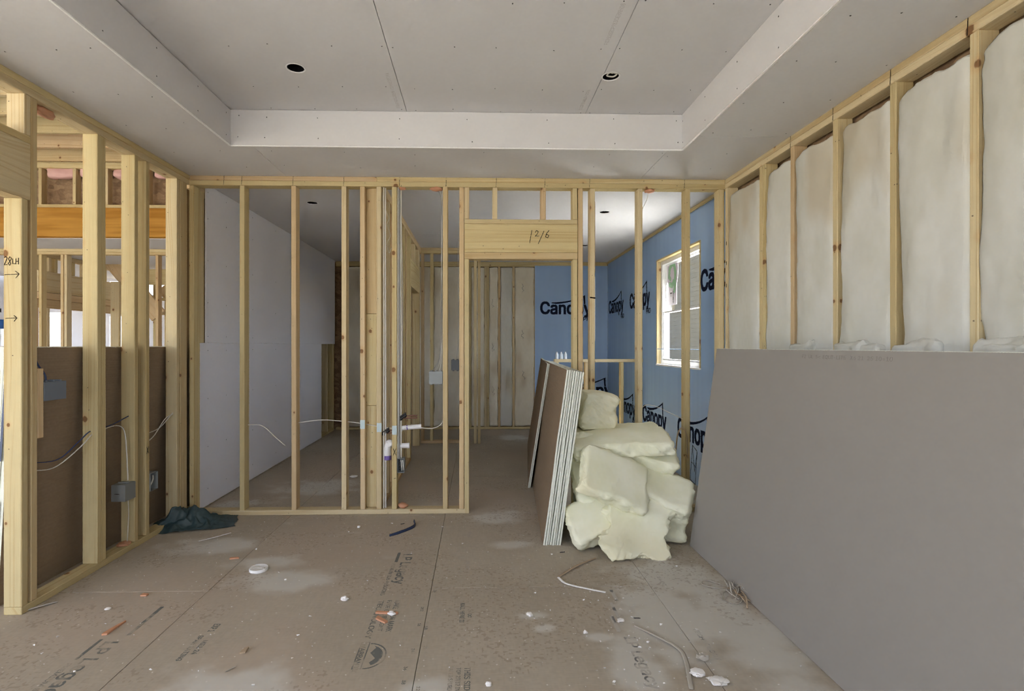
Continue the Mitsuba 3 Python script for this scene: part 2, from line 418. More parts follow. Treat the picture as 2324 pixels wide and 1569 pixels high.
part('ceiling', 'tray_riser', cbox(tx0 - 0.0127, tx1 + 0.0127, ty0 - 0.0127, ty0, H + 0.001, TR - 0.002, 0.001), 'gypsum_ceiling')
# folded corner bead along the lower edge of the tray
def bead(p0, p1, nx_, ny_):
    d = unit(np.array(p1) - np.array(p0)); L = np.linalg.norm(np.array(p1) - np.array(p0))
    prof = Polygon([(0, -0.0015), (0.008, -0.0015), (0.008, -0.0003), (0.0012, -0.0003), (0.0012, 0.006), (0, 0.006), (-0.0018, 0.003), (-0.0022, -0.002)])
    m = trimesh.creation.extrude_polygon(prof, L, engine='earcut')
    return frame_map(m, [*p0, H], [nx_, ny_, 0], NZ, [*d, 0])
part('ceiling', 'corner_bead', bead((tx0, ty0), (tx0, ty1), -1, 0), 'vinyl')
part('ceiling', 'corner_bead', bead((tx1, ty0), (tx1, ty1), 1, 0), 'vinyl')
part('ceiling', 'corner_bead', bead((tx0, ty1), (tx1, ty1), 0, 1), 'vinyl')
# screw heads
def screw(x, y, z, nrm, r=0.0036):
    m = trimesh.creation.cylinder(r, 0.0016, sections=8)
    if nrm == 'y': m.apply_transform(trimesh.transformations.rotation_matrix(math.pi / 2, NX))
    if nrm == 'x': m.apply_transform(trimesh.transformations.rotation_matrix(math.pi / 2, NY))
    m.apply_translation([x, y, z]); return m
sc = []
for yy in (1.99, 2.41, 2.80, 3.24, 3.54):
    for x in (-1.35, -1.07, -0.80, -0.54, -0.42, -0.14, 0.13, 0.38, 0.69, 0.79, 1.08, 1.34):
        sc.append(screw(x + rnd.uniform(-.035, .035), yy + rnd.uniform(-.02, .02), TR, 'z'))
for x in (-1.59, -1.42, -1.06, -0.53, -0.05, 0.49, 0.94, 1.36):
    for z in (2.735, 2.885): sc.append(screw(x + rnd.uniform(-.02, .02), ty1, z + rnd.uniform(-.012, .012), 'y'))
for yy in (2.0, 2.36, 2.75, 3.15, 3.50):
    for z in (2.735, 2.88):
        sc.append(screw(tx0, yy, z, 'x')); sc.append(screw(tx1, yy + .05, z, 'x'))
for yy in (1.7, 2.05, 2.42, 2.84, 3.25):
    for x in (-2.15, -1.93, -1.75): sc.append(screw(x + rnd.uniform(-.03, .03), yy + rnd.uniform(-.05, .05), H, 'z'))
    for x in (1.5, 1.72, 1.93): sc.append(screw(x + rnd.uniform(-.03, .03), yy + rnd.uniform(-.05, .05), H, 'z'))
for x in (-2.1, -1.75, -1.44, -0.9, -0.45, 0.05, 0.45, 0.9, 1.27, 1.36, 1.75):
    for yy in (3.66, 3.95): sc.append(screw(x + rnd.uniform(-.03, .03), yy + rnd.uniform(-.04, .04), H, 'z'))
part('ceiling', 'screw_head', trimesh.util.concatenate(sc), 'screw_steel', stuff=True)
# faint printing along the ceiling joints
for (x, y0, y1) in ((-0.515, 3.52, 2.98), (0.705, 3.52, 3.18), (0.69, 2.75, 2.35), (0.68, 2.32, 2.08)):
    n = max(3, int((y0 - y1) / 0.021))
    tx = ''.join(rnd.choice('ABCDEFHIKLMNOPRSTUXZ0123456789-') for _ in range(n))
    part('ceiling', 'joint_print', text_on(tx, 0.022, [x, y0, TR], [0, -1, 0], [-1, 0, 0], sx=0.9), 'ink_ceiling')
for hx, hy in holes:
    pass

# ---- ceilings behind the framed wall
struct('ceiling_kitchen', 'white gypsum ceiling of the room behind the framed wall')
for q in (sbox(-0.83, 4.24, 2.13, 6.35), sbox(-0.83, 6.353, 2.13, 8.5)):
    for hx, hy in ((1.28, 5.24), (1.44, 7.0)):
        q = q.difference(Point(hx, hy).buffer(0.05, quad_segs=12))
    part('ceiling_kitchen', 'panel', slab(q, 'xy', H, H + 0.0127), 'gypsum_ceiling')
struct('ceiling_closet', 'grey gypsum ceiling of the dim room on the left behind the framed wall')
q = sbox(-2.30, 4.24, -0.833, 8.5).difference(Point(-1.55, 4.97).buffer(0.05, quad_segs=12))
part('ceiling_closet', 'panel', slab(q, 'xy', H, H + 0.0127), 'gypsum_ceiling')

# ---- back framed wall
WY0, WY1 = 4.19, 4.279
struct('wall_back', 'open stud wall of yellow pine across the back of the room, with a door opening')
P = 'wall_back'
board(P, 'top_plate', -2.267, -0.80, WY0, WY1, H - 0.038, H)
board(P, 'top_plate', -0.80, 2.005, WY0 - .002, WY1, H - 0.038, H)
board(P, 'top_plate', -2.267, 2.005, WY0 - .003, WY1, H - 0.0765, H - 0.0385)
board(P, 'bottom_plate', -2.267, -0.065, WY0, WY1, 0, 0.038)
board(P, 'bottom_plate', 0.767, 2.005, WY0, WY1, 0, 0.038)
ZT = H - 0.0765
for x in (-2.269, -1.878, -1.473, -1.075, -0.930, -0.799, -0.678, -0.274, -0.141, 0.811, 0.908, 1.295, 1.683, 1.956):
    board(P, 'stud', x, x + 0.038, WY0, WY1, 0.038, ZT, jit=0.0012)
board(P, 'backing_stud', -0.892, -0.801, WY1 - 0.040, WY1 - .002, 1.60, ZT)
board(P, 'backing_stud', -0.892, -0.801, WY1 - 0.040, WY1 - .002, 0.86, 1.598)
board(P, 'backing_stud', -0.892, -0.801, WY1 - 0.036, WY1 - .002, 0.04, 0.858)
board(P, 'trimmer', -0.102, -0.065, WY0, WY1, 0.0, 2.035, 'lumber')
board(P, 'trimmer', 0.769, 0.806, WY0, WY1, 0.038, 2.035, 'lumber')
board(P, 'header_plate', -0.102, 0.808, WY0, WY1, 2.036, 2.089)
board(P, 'header', -0.102, 0.808, WY0 - .001, WY1, 2.090, 2.317)
board(P, 'header_plate', -0.102, 0.808, WY0, WY1, 2.318, 2.354)
for x in (-0.102, 0.122, 0.512, 0.768):
    board(P, 'cripple', x, x + 0.038, WY0, WY1, 2.355, ZT, jit=0.0008)
board(P, 'filler', 1.9955, 2.0035, 4.195, 4.27, 0.04, ZT, 'lumber')
part(P, 'bark_edge', cbox(0.9455, 0.9490, WY0 - .0015, WY0 + .010, 1.93, 2.50, .001), 'paper_tan')
part(P, 'bark_edge', cbox(0.9455, 0.9485, WY0 - .0012, WY0 + .008, 1.38, 1.90, .001), 'plaster_white')
def mark(parent, lines, w, origin, a, b, mat='ink_black'):
    part(parent, 'marker', frame_map(ribbon(lines, w), origin, a, b, np.cross(a, b)), mat, label='handwritten marking')
mark(P + '__header', [[(0, 0), (.018, .10)], [(.045, .085), (.055, .10), (.07, .092), (.06, .07), (.045, .055), (.075, .056)], [(.07, -.005), (.115, .095)],
         [(.155, .10), (.135, .075), (.128, .05), (.145, .042), (.155, .06), (.14, .07), (.132, .06)]], 0.0045, [0.42, WY0 - .0012, 2.165], NX, NZ)
mark(P, [[(0, 0), (.022, .05)], [(.022, 0), (0, .05)]], 0.004, [-0.668, WY0 - .0012, 0.47], NX, NZ)
mark(P, [[(0, .004), (.036, 0)]], 0.011, [0.911, WY0 - .0012, 1.725], NX, NZ)
mark(P, [[(0, 0), (.016, .001)]], 0.004, [-0.662, WY0 - .0012, 0.285], NX, NZ)
for x in (-2.0, -1.86, -1.46, -1.06, -0.62, -0.25, 0.15, 0.54, 0.90, 1.67):
    mark(P, [[(0, 0), (.004, .072)]], 0.0022, [x, WY0 - .0042, H - .0745], NX, NZ)

# ---- left framed wall
LX1, LX0 = -2.267, -2.356
struct('wall_left', 'open stud wall of yellow pine along the left side, with a door opening at its near end')
P = 'wall_left'
board(P, 'top_plate', LX0, LX1, -2.2, 4.19, H - 0.038, H)
board(P, 'top_plate', LX0, LX1 + .002, -2.2, 4.186, H - 0.0765, H - 0.0385)
board(P, 'bottom_plate', LX0, LX1, 2.668, 4.188, 0, 0.038)
board(P, 'trimmer', LX0, LX1, 2.668, 2.706, 0.0385, 2.079, 'lumber')
board(P, 'stud', LX0, LX1, 2.724, 2.762, 0.0385, ZT, jit=.0008)
board(P, 'header', LX0, LX1, 1.72, 2.722, 2.080, 2.366, axis=1)
board(P, 'header_plate', LX0, LX1, 1.72, 2.722, 2.367, 2.404)
board(P, 'cripple', LX0, LX1, 2.684, 2.722, 2.405, ZT)
board(P, 'trimmer', LX0, LX1, 1.72, 1.758, 0.0385, 2.079)
board(P, 'stud', LX0, LX1, 1.681, 1.719, 0.0385, ZT)
board(P, 'stud', LX0, LX1, 3.188, 3.226, 0.0385, ZT, jit=.0008)
board(P, 'stud', LX0 + .004, LX1 - .002, 3.228, 3.266, 0.0385, ZT, jit=.0008)
board(P, 'stud', LX0, LX1, 3.532, 3.570, 0.0385, ZT, jit=.001)
board(P, 'stud', LX0, LX1, 3.650, 3.688, 0.0385, ZT, jit=.001)
board(P, 'stud', LX0, LX1 - .004, 4.024, 4.062, 0.0385, ZT)
board(P, 'stud', LX1 - .040, LX1, 4.066, 4.155, 0.0385, ZT)
board(P, 'stud', LX0, LX1 - .042, 4.100, 4.138, 0.0385, ZT)
board(P, 'blocking', LX0 + .03, LX1, 2.764, 2.802, 0.862, 1.223)
# handwriting on the door trimmer (faces the door opening)
def hand(lines, w, z, x0):
    mark('wall_left__trimmer', lines, w, [x0, 2.668 - .0012, z], NX, NZ)
hand([[(0, .042), (.008, .048), (.014, .040), (.002, .012), (.0, .006), (.014, .008)], [(.034, .040), (.026, .046), (.020, .036), (.032, .014), (.026, .004), (.019, .012), (.033, .034), (.034, .040)],
      [(.040, .036), (.041, .012), (.052, .012)], [(.057, .038), (.056, .010)], [(.069, .040), (.068, .010)], [(.057, .024), (.068, .024)]], 0.0028, 1.738, LX0 + .006)
hand([[(0, 0), (.070, .004)], [(.052, .018), (.070, .004), (.054, -.016)]], 0.0026, 1.695, LX0 + .008)
hand([[(0, 0), (.055, .002)], [(.041, .014), (.055, .002), (.042, -.014)]], 0.0026, 1.478, LX0 + .012)
mark(P, [[(0, 0), (.02, .045)], [(.02, 0), (0, .045)]], 0.004, [LX1 + .0012, 3.655, 0.60], NY, NZ)

# ---- right wall: studs, plates, sheathing
RX0, RX1 = 2.005, 2.094
struct('wall_right', 'exterior stud wall on the right side with insulation between the studs')
P = 'wall_right'
board(P, 'top_plate', RX0, RX1, -2.2, 4.279, H - 0.038, H)
board(P, 'top_plate', RX0 - .002, RX1, -2.2, 4.188, H - 0.0765, H - 0.0385)
board(P, 'bottom_plate', RX0, RX1, -2.2, 4.279, 0, 0.038)
RS = [4.148, 3.86, 3.822, 3.585, 3.262, 2.862, 2.456, 2.042, 1.64, 1.235, 0.83, 0.42]
RS = [4.148, 3.635, 3.592, 3.264, 2.864, 2.458, 2.045, 1.64, 1.235, 0.83]
for y in RS:
    board(P, 'stud', RX0, RX1, y, y + 0.038, 0.0385, ZT, jit=.001)
hole = sbox(4.88, 1.115, 6.09, 2.340)
part(P, 'sheathing', slab(sbox(-2.3, -0.1, 8.62, 2.72).difference(hole), 'yz', 2.118, 2.13), 'osb')
for y in (1.0, 1.69, 2.09, 2.49, 2.9, 3.3):
    mark(P, [[(0, 0), (.004, .07)]], 0.003, [RX0 - .0032, y, H - .0745], [0, -1, 0], NZ)
for z in (2.15, 1.99, 1.81):
    part(P, 'notch', cbox(2.0035, 2.006, 4.158, 4.168, z, z + .03, .001), 'ink_black')

# ---- room on the left behind the framed wall
struct('wall_closet', 'grey gypsum board wall of the dim room behind the left of the framed wall')
P = 'wall_closet'
part(P, 'board_upper', cbox(-2.258, -2.245, 4.405, 8.33, 1.3646, 2.684, .001), 'gypsum_wall')
part(P, 'board_lower', cbox(-2.258, -2.245, 4.285, 7.62, 0.012, 1.364, .001), 'gypsum_wall')
for y in (4.70, 5.10, 5.51, 5.92, 6.33, 6.74, 7.15, 7.55, 7.96, 8.30):
    board(P, 'stud', -2.349, -2.260, y, y + .038, 0.0385, ZT, 'lumber')
board(P, 'stud', -2.298, -2.2595, 4.284, 4.400, 0.0385, ZT, 'lumber')
part(P, 'hall_board', cbox(-2.363, -2.351, 4.30, 8.49, 0.0, 2.684, .001), 'backing_paper')
board(P, 'bottom_plate', -2.349, -2.260, 4.281, 8.34, 0, 0.038)
board(P, 'top_plate', -2.349, -2.260, 4.281, 8.34, ZT, H)
scw = [screw(-2.245, y, z, 'x', .004) for y in (4.43, 4.75, 5.3, 5.9) for z in (0.15, .5, .9, 1.3, 1.42, 1.7, 2.05, 2.4, 2.62)]
part(P, 'screw_head', trimesh.util.concatenate(scw), 'screw_steel', stuff=True)

# ---- partition running back from the framed wall
struct('wall_partition', 'open stud partition running back from the framed wall to the far closet')
P = 'wall_partition'
PX0, PX1 = -0.863, -0.774
board(P, 'top_plate', PX0, PX1, WY1 + .002, 7.29, H - 0.038, H)
board(P, 'top_plate', PX0, PX1, WY1 + .002, 7.29, ZT, H - 0.0385)
board(P, 'bottom_plate', PX0, PX1, WY1 + .002, 6.15, 0, 0.038)
for y in (4.281, 4.64, 5.03, 5.40, 5.58, 5.74, 6.10):
    board(P, 'stud', PX0, PX1, y, y + .038, 0.0385, ZT, jit=.001)
board(P, 'trimmer', PX0, PX1, 6.140, 6.178, 0.0385, 2.04)
board(P, 'trimmer', PX0, PX1, 7.02, 7.058, 0.0, 2.04)
board(P, 'stud', PX0, PX1, 7.06, 7.098, 0.0, ZT)
board(P, 'header', PX0, PX1, 6.140, 7.056, 2.041, 2.327, axis=1)
board(P, 'header_plate', PX0, PX1, 6.140, 7.056, 2.328, 2.366)
for y in (6.142, 6.55, 6.95):
    board(P, 'cripple', PX0, PX1, y, y + .038, 2.367, ZT)

# ---- closet return frame in front of the far wall
struct('wall_return', 'open stud frame with a doorway standing before the far insulated wall')
P = 'wall_return'
board(P, 'top_plate', PX1, 0.05, 7.20, 7.289, H - 0.038, H)
board(P, 'top_plate', PX1, 0.05, 7.20, 7.289, ZT, H - 0.0385)
board(P, 'bottom_plate', PX1, -0.23, 7.20, 7.289, 0, 0.038)
for x in (-0.772, -0.645, -0.236):
    board(P, 'stud', x, x + .038, 7.20, 7.289, 0.0385, ZT, jit=.001)
board(P, 'stud', -0.045, -0.007, 7.16, 7.249, 0.0, ZT)
board(P, 'stud', 0.008, 0.046, 7.16, 7.249, 0.0, ZT)

# ---- far wall
struct('wall_far', 'far exterior stud wall with batts between its studs')
P = 'wall_far'
part(P, 'sheathing', cbox(-2.36, 2.13, 8.50, 8.512, -0.1, 2.72), 'osb')
board(P, 'top_plate', -2.25, 2.10, 8.40, 8.489, ZT, H)
board(P, 'bottom_plate', -2.25, 2.10, 8.40, 8.489, 0, 0.038)
FS = [-2.16, -1.86, -1.45, -1.05, -0.73, -0.51, -0.13, 0.115, 0.155, 0.335, 0.565, 0.915]
for x in FS:
    board(P, 'stud', x, x + .038, 8.40, 8.489, 0.0385, ZT, 'lumber', jit=.001)

# ---- knee wall in front of the blue wrap
struct('wall_knee', 'low stud knee wall with a flat top plate in front of the blue wrap')
P = 'wall_knee'
board(P, 'top_plate', 0.975, 2.098, 6.58, 6.669, 1.132, 1.170)
for x in (0.99, 1.36, 1.815):
    board(P, 'stud', x, x + .038, 6.58, 6.669, 0.0385, 1.131)
board(P, 'bottom_plate', 0.975, 2.098, 6.58, 6.669, 0, 0.038)

# ---- window
struct('window_1', 'white single-hung window set in the blue wrapped wall')
P = 'window_1'
wy0, wy1, wz0, wz1 = 4.88, 6.09, 1.115, 2.340
jd0, jd1 = 2.098, 2.25
board(P, 'jamb_board', jd0, jd1, wy1 - .019, wy1, wz0, wz1)
board(P, 'jamb_board', jd0, jd1, wy0, wy0 + .019, wz0, wz1)
board(P, 'jamb_board', jd0, jd1, wy0 + .02, wy1 - .02, wz1 - .019, wz1)
part(P, 'sill_board', cbox(jd0 - .004, jd1, wy0 - .006, wy1 + .006, wz0 - .004, wz0 + .015), 'vinyl')
def rect_frame(x0, x1, a0, a1, b0, b1, w):
    return slab(sbox(a0, b0, a1, b1).difference(sbox(a0 + w, b0 + w, a1 - w, b1 - w)), 'yz', x0, x1)
part(P, 'frame', rect_frame(2.148, 2.235, wy0 + .02, wy1 - .02, wz0 + .016, wz1 - .02, 0.045), 'vinyl')
zm = 1.727
part(P, 'sash', rect_frame(2.190, 2.222, wy0 + .066, wy1 - .066, zm - .010, wz1 - .066, 0.015), 'vinyl')
part(P, 'sash', rect_frame(2.158, 2.188, wy0 + .066, wy1 - .066, wz0 + .062, zm + .005, 0.015), 'vinyl')
part(P + '__sash', 'pane', slab(sbox(wy0 + .07, zm, wy1 - .07, wz1 - .07), 'yz', 2.205, 2.2052), 'pane_glass')
part(P + '__sash_001', 'pane', slab(sbox(wy0 + .07, wz0 + .07, wy1 - .07, zm), 'yz', 2.172, 2.1722), 'pane_glass')
st = union_all([sbox(-0.16, 0, 0.10, 0.40), affinity.scale(Point(-.03, .40).buffer(1, quad_segs=12), .17, .26)]).intersection(sbox(-.2, 0, .14, .66))
part(P, 'sticker', frame_map(trimesh.creation.extrude_polygon(st, .0006, engine='earcut'), [2.2035, 5.83, 1.80], [0, -1, 0], NZ, [-1, 0, 0]), 'sticker_gray', label='grey arched paper sticker')
leaf = union_all([LineString([(-.13, .33), (-.11, .42), (-.04, .47), (.03, .45), (.06, .36), (.05, .22), (.03, .16)]).buffer(.03), LineString([(-.13, .33), (-.09, .30)]).buffer(.025),
                  LineString([(-.11, .24), (-.03, .22), (.01, .26)]).buffer(.03)])
part(P + '__sticker', 'motif', frame_map(trimesh.creation.extrude_polygon(leaf, .0005, engine='earcut'), [2.2028, 5.83, 1.80], [0, -1, 0], NZ, [-1, 0, 0]), 'sticker_green', label='green curled leaf motif')
stem = union_all([sbox(-.09, .13, -.05, .145), sbox(-.01, .02, .004, .16), sbox(-.08, .10, -.07, .135)])
part(P + '__sticker', 'motif', frame_map(trimesh.util.concatenate([trimesh.creation.extrude_polygon(q, .0005, engine='earcut') for q in stem.geoms]), [2.2028, 5.83, 1.80], [0, -1, 0], NZ, [-1, 0, 0]), 'ink_black')

# ---- tall hall beyond the left wall
struct('wall_hall', 'timber framing of the tall hall seen through the left stud wall')
P = 'wall_hall'
part(P, 'beam', cbox(-9.0, -2.36, 6.5, 6.59, 2.668, 3.020), 'lvl', label='orange-brown laminated beam')
board(P, 'beam_plate', -9.0, -2.36, 6.495, 6.59, 3.021, 3.059)
for x in (-5.60, -5.325, -4.918, -4.535, -4.046, -3.735, -3.33, -2.95):
    board(P, 'cripple', x, x + .038, 6.5, 6.589, 3.060, 3.50, 'lumber')
board(P, 'cripple_plate', -9.0, -2.36, 6.5, 6.589, 3.501, 3.577, 'lumber')
part(P, 'cavity_sheathing', cbox(-9.0, -2.36, 6.66, 6.672, 3.02, 3.8), 'osb')
for y in (1.1, 1.5, 1.9, 2.3, 2.7, 3.1, 3.5, 3.9, 4.32, 4.73, 5.13, 5.56, 5.97, 6.40):
    board(P, 'ceiling_joist', -9.0, -2.36, y, y + .038, 3.555, 3.79, 'lumber')
part(P, 'subfloor_above', cbox(-9.0, -2.30, -2.2, 6.68, 3.795, 3.815), 'osb')
board(P, 'hall_plate', -9.0, -2.36, 7.30, 7.389, 2.586, 2.624)
board(P, 'hall_plate', -9.0, -2.36, 7.30, 7.389, 2.6245, 2.664)
for x in (-6.42, -5.975, -5.685, -4.41, -4.13, -3.7, -3.3):
    board(P, 'hall_stud', x, x + .038, 7.30, 7.389, 0.0, 2.585, 'lumber')
board(P, 'hall_stud', -5.645, -5.607, 7.31, 7.399, 0.0, 2.585, 'lumber')
# side wall with a wide opening, receding
board(P, 'side_plate', -6.19, -6.10, 7.40, 10.5, 2.60, 2.66, 'lumber')
board(P, 'side_header', -6.19, -6.10, 7.45, 9.6, 2.10, 2.395, 'lumber', axis=1)
board(P, 'side_header_plate', -6.19, -6.10, 7.45, 9.6, 2.00, 2.095, 'lumber')
board(P, 'side_header', -6.21, -6.12, 7.45, 9.6, 1.88, 1.998, 'lumber', axis=1)
for y in (7.42, 7.63, 7.74, 7.98, 8.07, 8.32, 8.42, 8.75, 9.2):
    board(P, 'side_cripple', -6.19, -6.10, y, y + .045, 2.397, 2.599, 'lumber')
for y in (7.405, 7.60, 8.60, 9.6):
    board(P, 'side_stud', -6.19, -6.10, y, y + .045, 0.0, 1.878, 'lumber')
# stair framing and posts at the back of the hall
m = cbox(-0.045, 0.045, -0.7, 0.7, -0.13, 0.13)
part(P, 'stair_stringer', place(cbox(-0.62, 0.62, -0.02, 0.02, -0.13, 0.13), (-5.60, 8.7, 2.30), 0, 50, 0), 'lumber')
board(P, 'hall_post', -5.84, -5.70, 8.5, 8.54, 0.0, 2.36, 'lumber')
board(P, 'hall_header', -5.9, -4.6, 8.9, 8.94, 2.36, 2.62, 'lumber')
for z in (2.50, 2.44, 2.10, 1.86):
    board(P, 'hall_rail', -5.33, -4.9, 9.0, 9.038, z, z + .05, 'lumber')
for x in (-5.50, -5.31, -5.16, -5.02):
    board(P, 'hall_stud', x, x + .04, 9.04, 9.13, 0.0, 2.45, 'lumber')
part(P, 'stair_stringer', place(cbox(-0.5, 0.5, -0.02, 0.02, -0.12, 0.12), (-5.10, 9.2, 1.98), 0, 50, 0), 'lumber')
struct('ceiling_hall', 'white ceiling of the low part of the hall')
part('ceiling_hall', 'panel', cbox(-9.0, -2.36, 6.60, 10.6, 2.664, 2.677, .001), 'gypsum_ceiling')
struct('wall_hall_far', 'outer walls of the hall')
P = 'wall_hall_far'
q = sbox(-9.2, -0.1, -2.2, 2.72).difference(union_all([sbox(-7.30, 0.3, -6.9, 1.92), sbox(-7.30, 2.35, -6.2, 2.62), sbox(-8.60, 0.5, -8.22, 2.0), sbox(-4.9, 0.9, -3.4, 2.2)]))
part(P, 'sheathing', slab(q, 'xz', 10.6, 10.615), 'gypsum_wall')
q = sbox(-2.3, -0.1, 10.7, 3.9).difference(union_all([sbox(-1.0, 0.3, 1.4, 2.4), sbox(2.6, 0.6, 4.6, 2.2), sbox(5.2, .6, 6.4, 2.2), sbox(7.7, 0.9, 9.6, 2.3)]))
part(P, 'sheathing', slab(q, 'yz', -9.2, -9.185), 'gypsum_wall')
part(P, 'sheathing', cbox(-2.36, -2.345, 8.512, 10.6, -0.1, 2.72), 'gypsum_wall')

# ---- walls behind the camera
struct('wall_front', 'wall behind the viewer with tall window openings')
q = sbox(-2.36, -0.1, 2.13, 2.95).difference(union_all([sbox(-1.65, 0.85, -0.75, 2.40), sbox(0.4, 0.85, 1.3, 2.40)]))
part('wall_front', 'sheathing', slab(q, 'xz', -1.415, -1.40), 'gypsum_wall')
q = sbox(-9.2, -0.1, -2.36, 3.9).difference(union_all([sbox(-8.6, 0.2, -6.6, 2.6), sbox(-6.2, 0, -2.8, 3.2)]))
part('wall_front', 'sheathing', slab(q, 'xz', -2.215, -2.2), 'gypsum_wall')
struct('roof', 'roof deck over the house')
part('roof', 'deck', cbox(-2.36, 2.22, -2.0, 8.7, 3.20, 3.25), 'roofing')
part('roof', 'deck', cbox(-9.8, -2.30, -2.8, 11.2, 3.9, 3.95), 'roofing')
part('roof', 'gable', slab(sbox(-2.3, 2.70, 9.0, 3.95), 'yz', -2.36, -2.345), 'osb')
part('roof', 'fascia', slab(sbox(-2.3, 2.70, 8.62, 3.2), 'yz', 2.118, 2.13), 'osb')
part('roof', 'fascia', slab(sbox(-2.36, 2.70, 2.13, 3.2), 'xz', 8.5, 8.512), 'osb')
struct('ground', 'bare soil outside the house')
part('ground', 'soil', cbox(-40, 40, -40, 40, -0.5, -0.40), 'ground_soil')
part('ground', 'patio', cbox(-10, 6, -8, -1.45, -0.40, -0.14), 'concrete')
part('ground', 'gravel_path', cbox(2.3, 9.0, -4.4, 22, -0.399, -0.36), 'gravel')

# ================================================================== THINGS
# ---- neighbouring house seen through the window
t = thing('neighbouring_house', 'plain beige sided house wall seen outside through the window', 'house')
k = 0
for i in range(33):
    z = -0.4 + i * 0.19
    pr = Polygon([(0, 0), (0.016, 0.0), (0.006, 0.195), (0, 0.195)])
    m = trimesh.creation.extrude_polygon(pr, 24.0, engine='earcut')
    part(t, 'siding_board', frame_map(m, [9.0, 12.0, z], [-1, 0, 0], NZ, NY), 'siding')
part(t, 'wall', cbox(9.0, 9.2, 12.0, 36.0, -0.4, 5.9), 'siding')

# ---- recessed light cans
def can(x, y, z, label, coil=False):
    t = thing('recessed_light_can', label, 'light fixture', None)
    r = 0.048
    part(t, 'housing', lathe([(r, 0.0), (r, .11), (.0, .11), (.0, .113), (r + .003, .113), (r + .003, 0.0), (r, 0.0)]).apply_translation([x, y, z + .004]), 'can_black')
    part(t, 'rim', lathe([(r - .001, -.0015), (r + .006, -.0015), (r + .006, .002), (r - .001, .002), (r - .001, -.0015)]).apply_translation([x, y, z]), 'vinyl')
    if coil:
        part(t, 'wire', tube([(x - .03, y - .01, z + .02), (x + .0, y - .03, z + .008), (x + .035, y - .005, z + .012), (x + .02, y + .025, z + .012), (x - .02, y + .01, z + .01), (x - .01, y - .02, z + .012), (x + .012, y + .0, z + .02)], .0045), 'cable_white')
    return t
can(-1.039, 3.028, TR, 'empty black recessed light hole in the left half of the tray ceiling')
can(0.788, 3.073, TR, 'black recessed light hole with a loose white wire coil in the tray ceiling', True)
can(-1.55, 4.97, H, 'recessed light hole in the grey ceiling of the dim room behind the left studs')
can(1.28, 5.24, H, 'recessed light hole in the bright ceiling behind the right studs')
can(1.44, 7.0, H, 'small far recessed light hole in the bright ceiling near the blue corner')

# ---- blue house wrap with lettering
def swoosh():
    top, bot = [], []
    for s in np.linspace(0, 1, 24):
        x = 1.05 + 2.85 * s
        y = 0.97 + 0.10 * s + 0.50 * s ** 2.6
        w = 0.17 * (1 - 0.6 * s) * min(1, 0.4 + 4 * s)
        top.append((x, y)); bot.append((x, y - w))
    body = Polygon(top + bot[::-1])
    drop = Polygon([(3.80, 1.50), (3.96, 1.60), (3.99, 0.82), (3.86, 0.82)])
    return union_all([body.buffer(0.004), drop])
LH = 0.186
def logo(parent, origin, a, b, small=True):
    a, b = np.asarray(a, float), np.asarray(b, float)
    m = meshkit.text_mesh('Canopy', LH, .0008, True)
    w = m.vertices[:, 0].max()
    m.apply_scale([0.84 / w, 1, 1])
    m = trimesh.util.concatenate([m.copy().apply_translation([dx, dy, 0]) for dx in (-.004, .004) for dy in (-.003, .003)])
    part(parent, 'lettering', frame_map(m, origin, a, b, np.cross(a, b)), 'ink_navy')
    o = np.asarray(origin, float)
    sw = affinity.scale(swoosh(), LH, LH, origin=(0, 0))
    part(parent, 'roof_mark', frame_map(trimesh.creation.extrude_polygon(sw, .0008, engine='earcut'), o, a, b, np.cross(a, b)), 'ink_navy')
    part(parent, 'lettering_small', text_on('PRO', 0.062, o + a * 0.70 - b * 0.115, a, b, True, depth=.0008), 'ink_navy')
BX = 2.105
t = thing('house_wrap', 'light blue building wrap with dark lettering on the wall around the window', 'house wrap')
def wrap_grid(poly_fn): pass
q = sbox(4.28, 0.0, 8.388, H - .03).difference(sbox(wy0 + .001, wz0 - .004, wy1, wz1))
part(t, 'sheet', slab(q, 'yz', BX, BX + .003), 'house_wrap_sheet')
part(t, 'tape_strip', cbox(BX - .0006, BX, 4.3, 8.38, 1.30, 1.305, .0002), 'house_wrap_sheet')
for y0 in (8.33, 7.18, 4.89): logo(t, [BX - .0012, y0, 1.855], [0, -1, 0], NZ)
for y0 in (7.76, 6.62, 5.46): logo(t, [BX - .0012, y0, 0.40], [0, -1, 0], NZ)
mk = ribbon([[(0, 0), (.05, .35), (.16, .31), (.12, -.02), (0, 0)], [(.05, .35), (.10, .10), (.16, .31)], [(.03, .18), (.13, .15)]], .006)
part(t, 'outline_mark', frame_map(mk, [BX - .0012, 5.12, -0.02 + .04], [0, -1, 0], NZ, [-1, 0, 0]), 'ink_navy')
t = thing('house_wrap', 'blue building wrap with dark lettering on the far wall beside the batts', 'house wrap')
part(t, 'sheet', slab(sbox(0.925, 0.0, 2.104, H - .06), 'xz', 8.392, 8.3955), 'house_wrap_sheet')
logo(t, [1.0, 8.391, 1.855], NX, NZ)
logo(t, [1.33, 8.391, 0.53], NX, NZ)
board('wall_right', 'ceiling_strip', 2.085, 2.104, 4.29, 8.39, H - .035, H - .001)

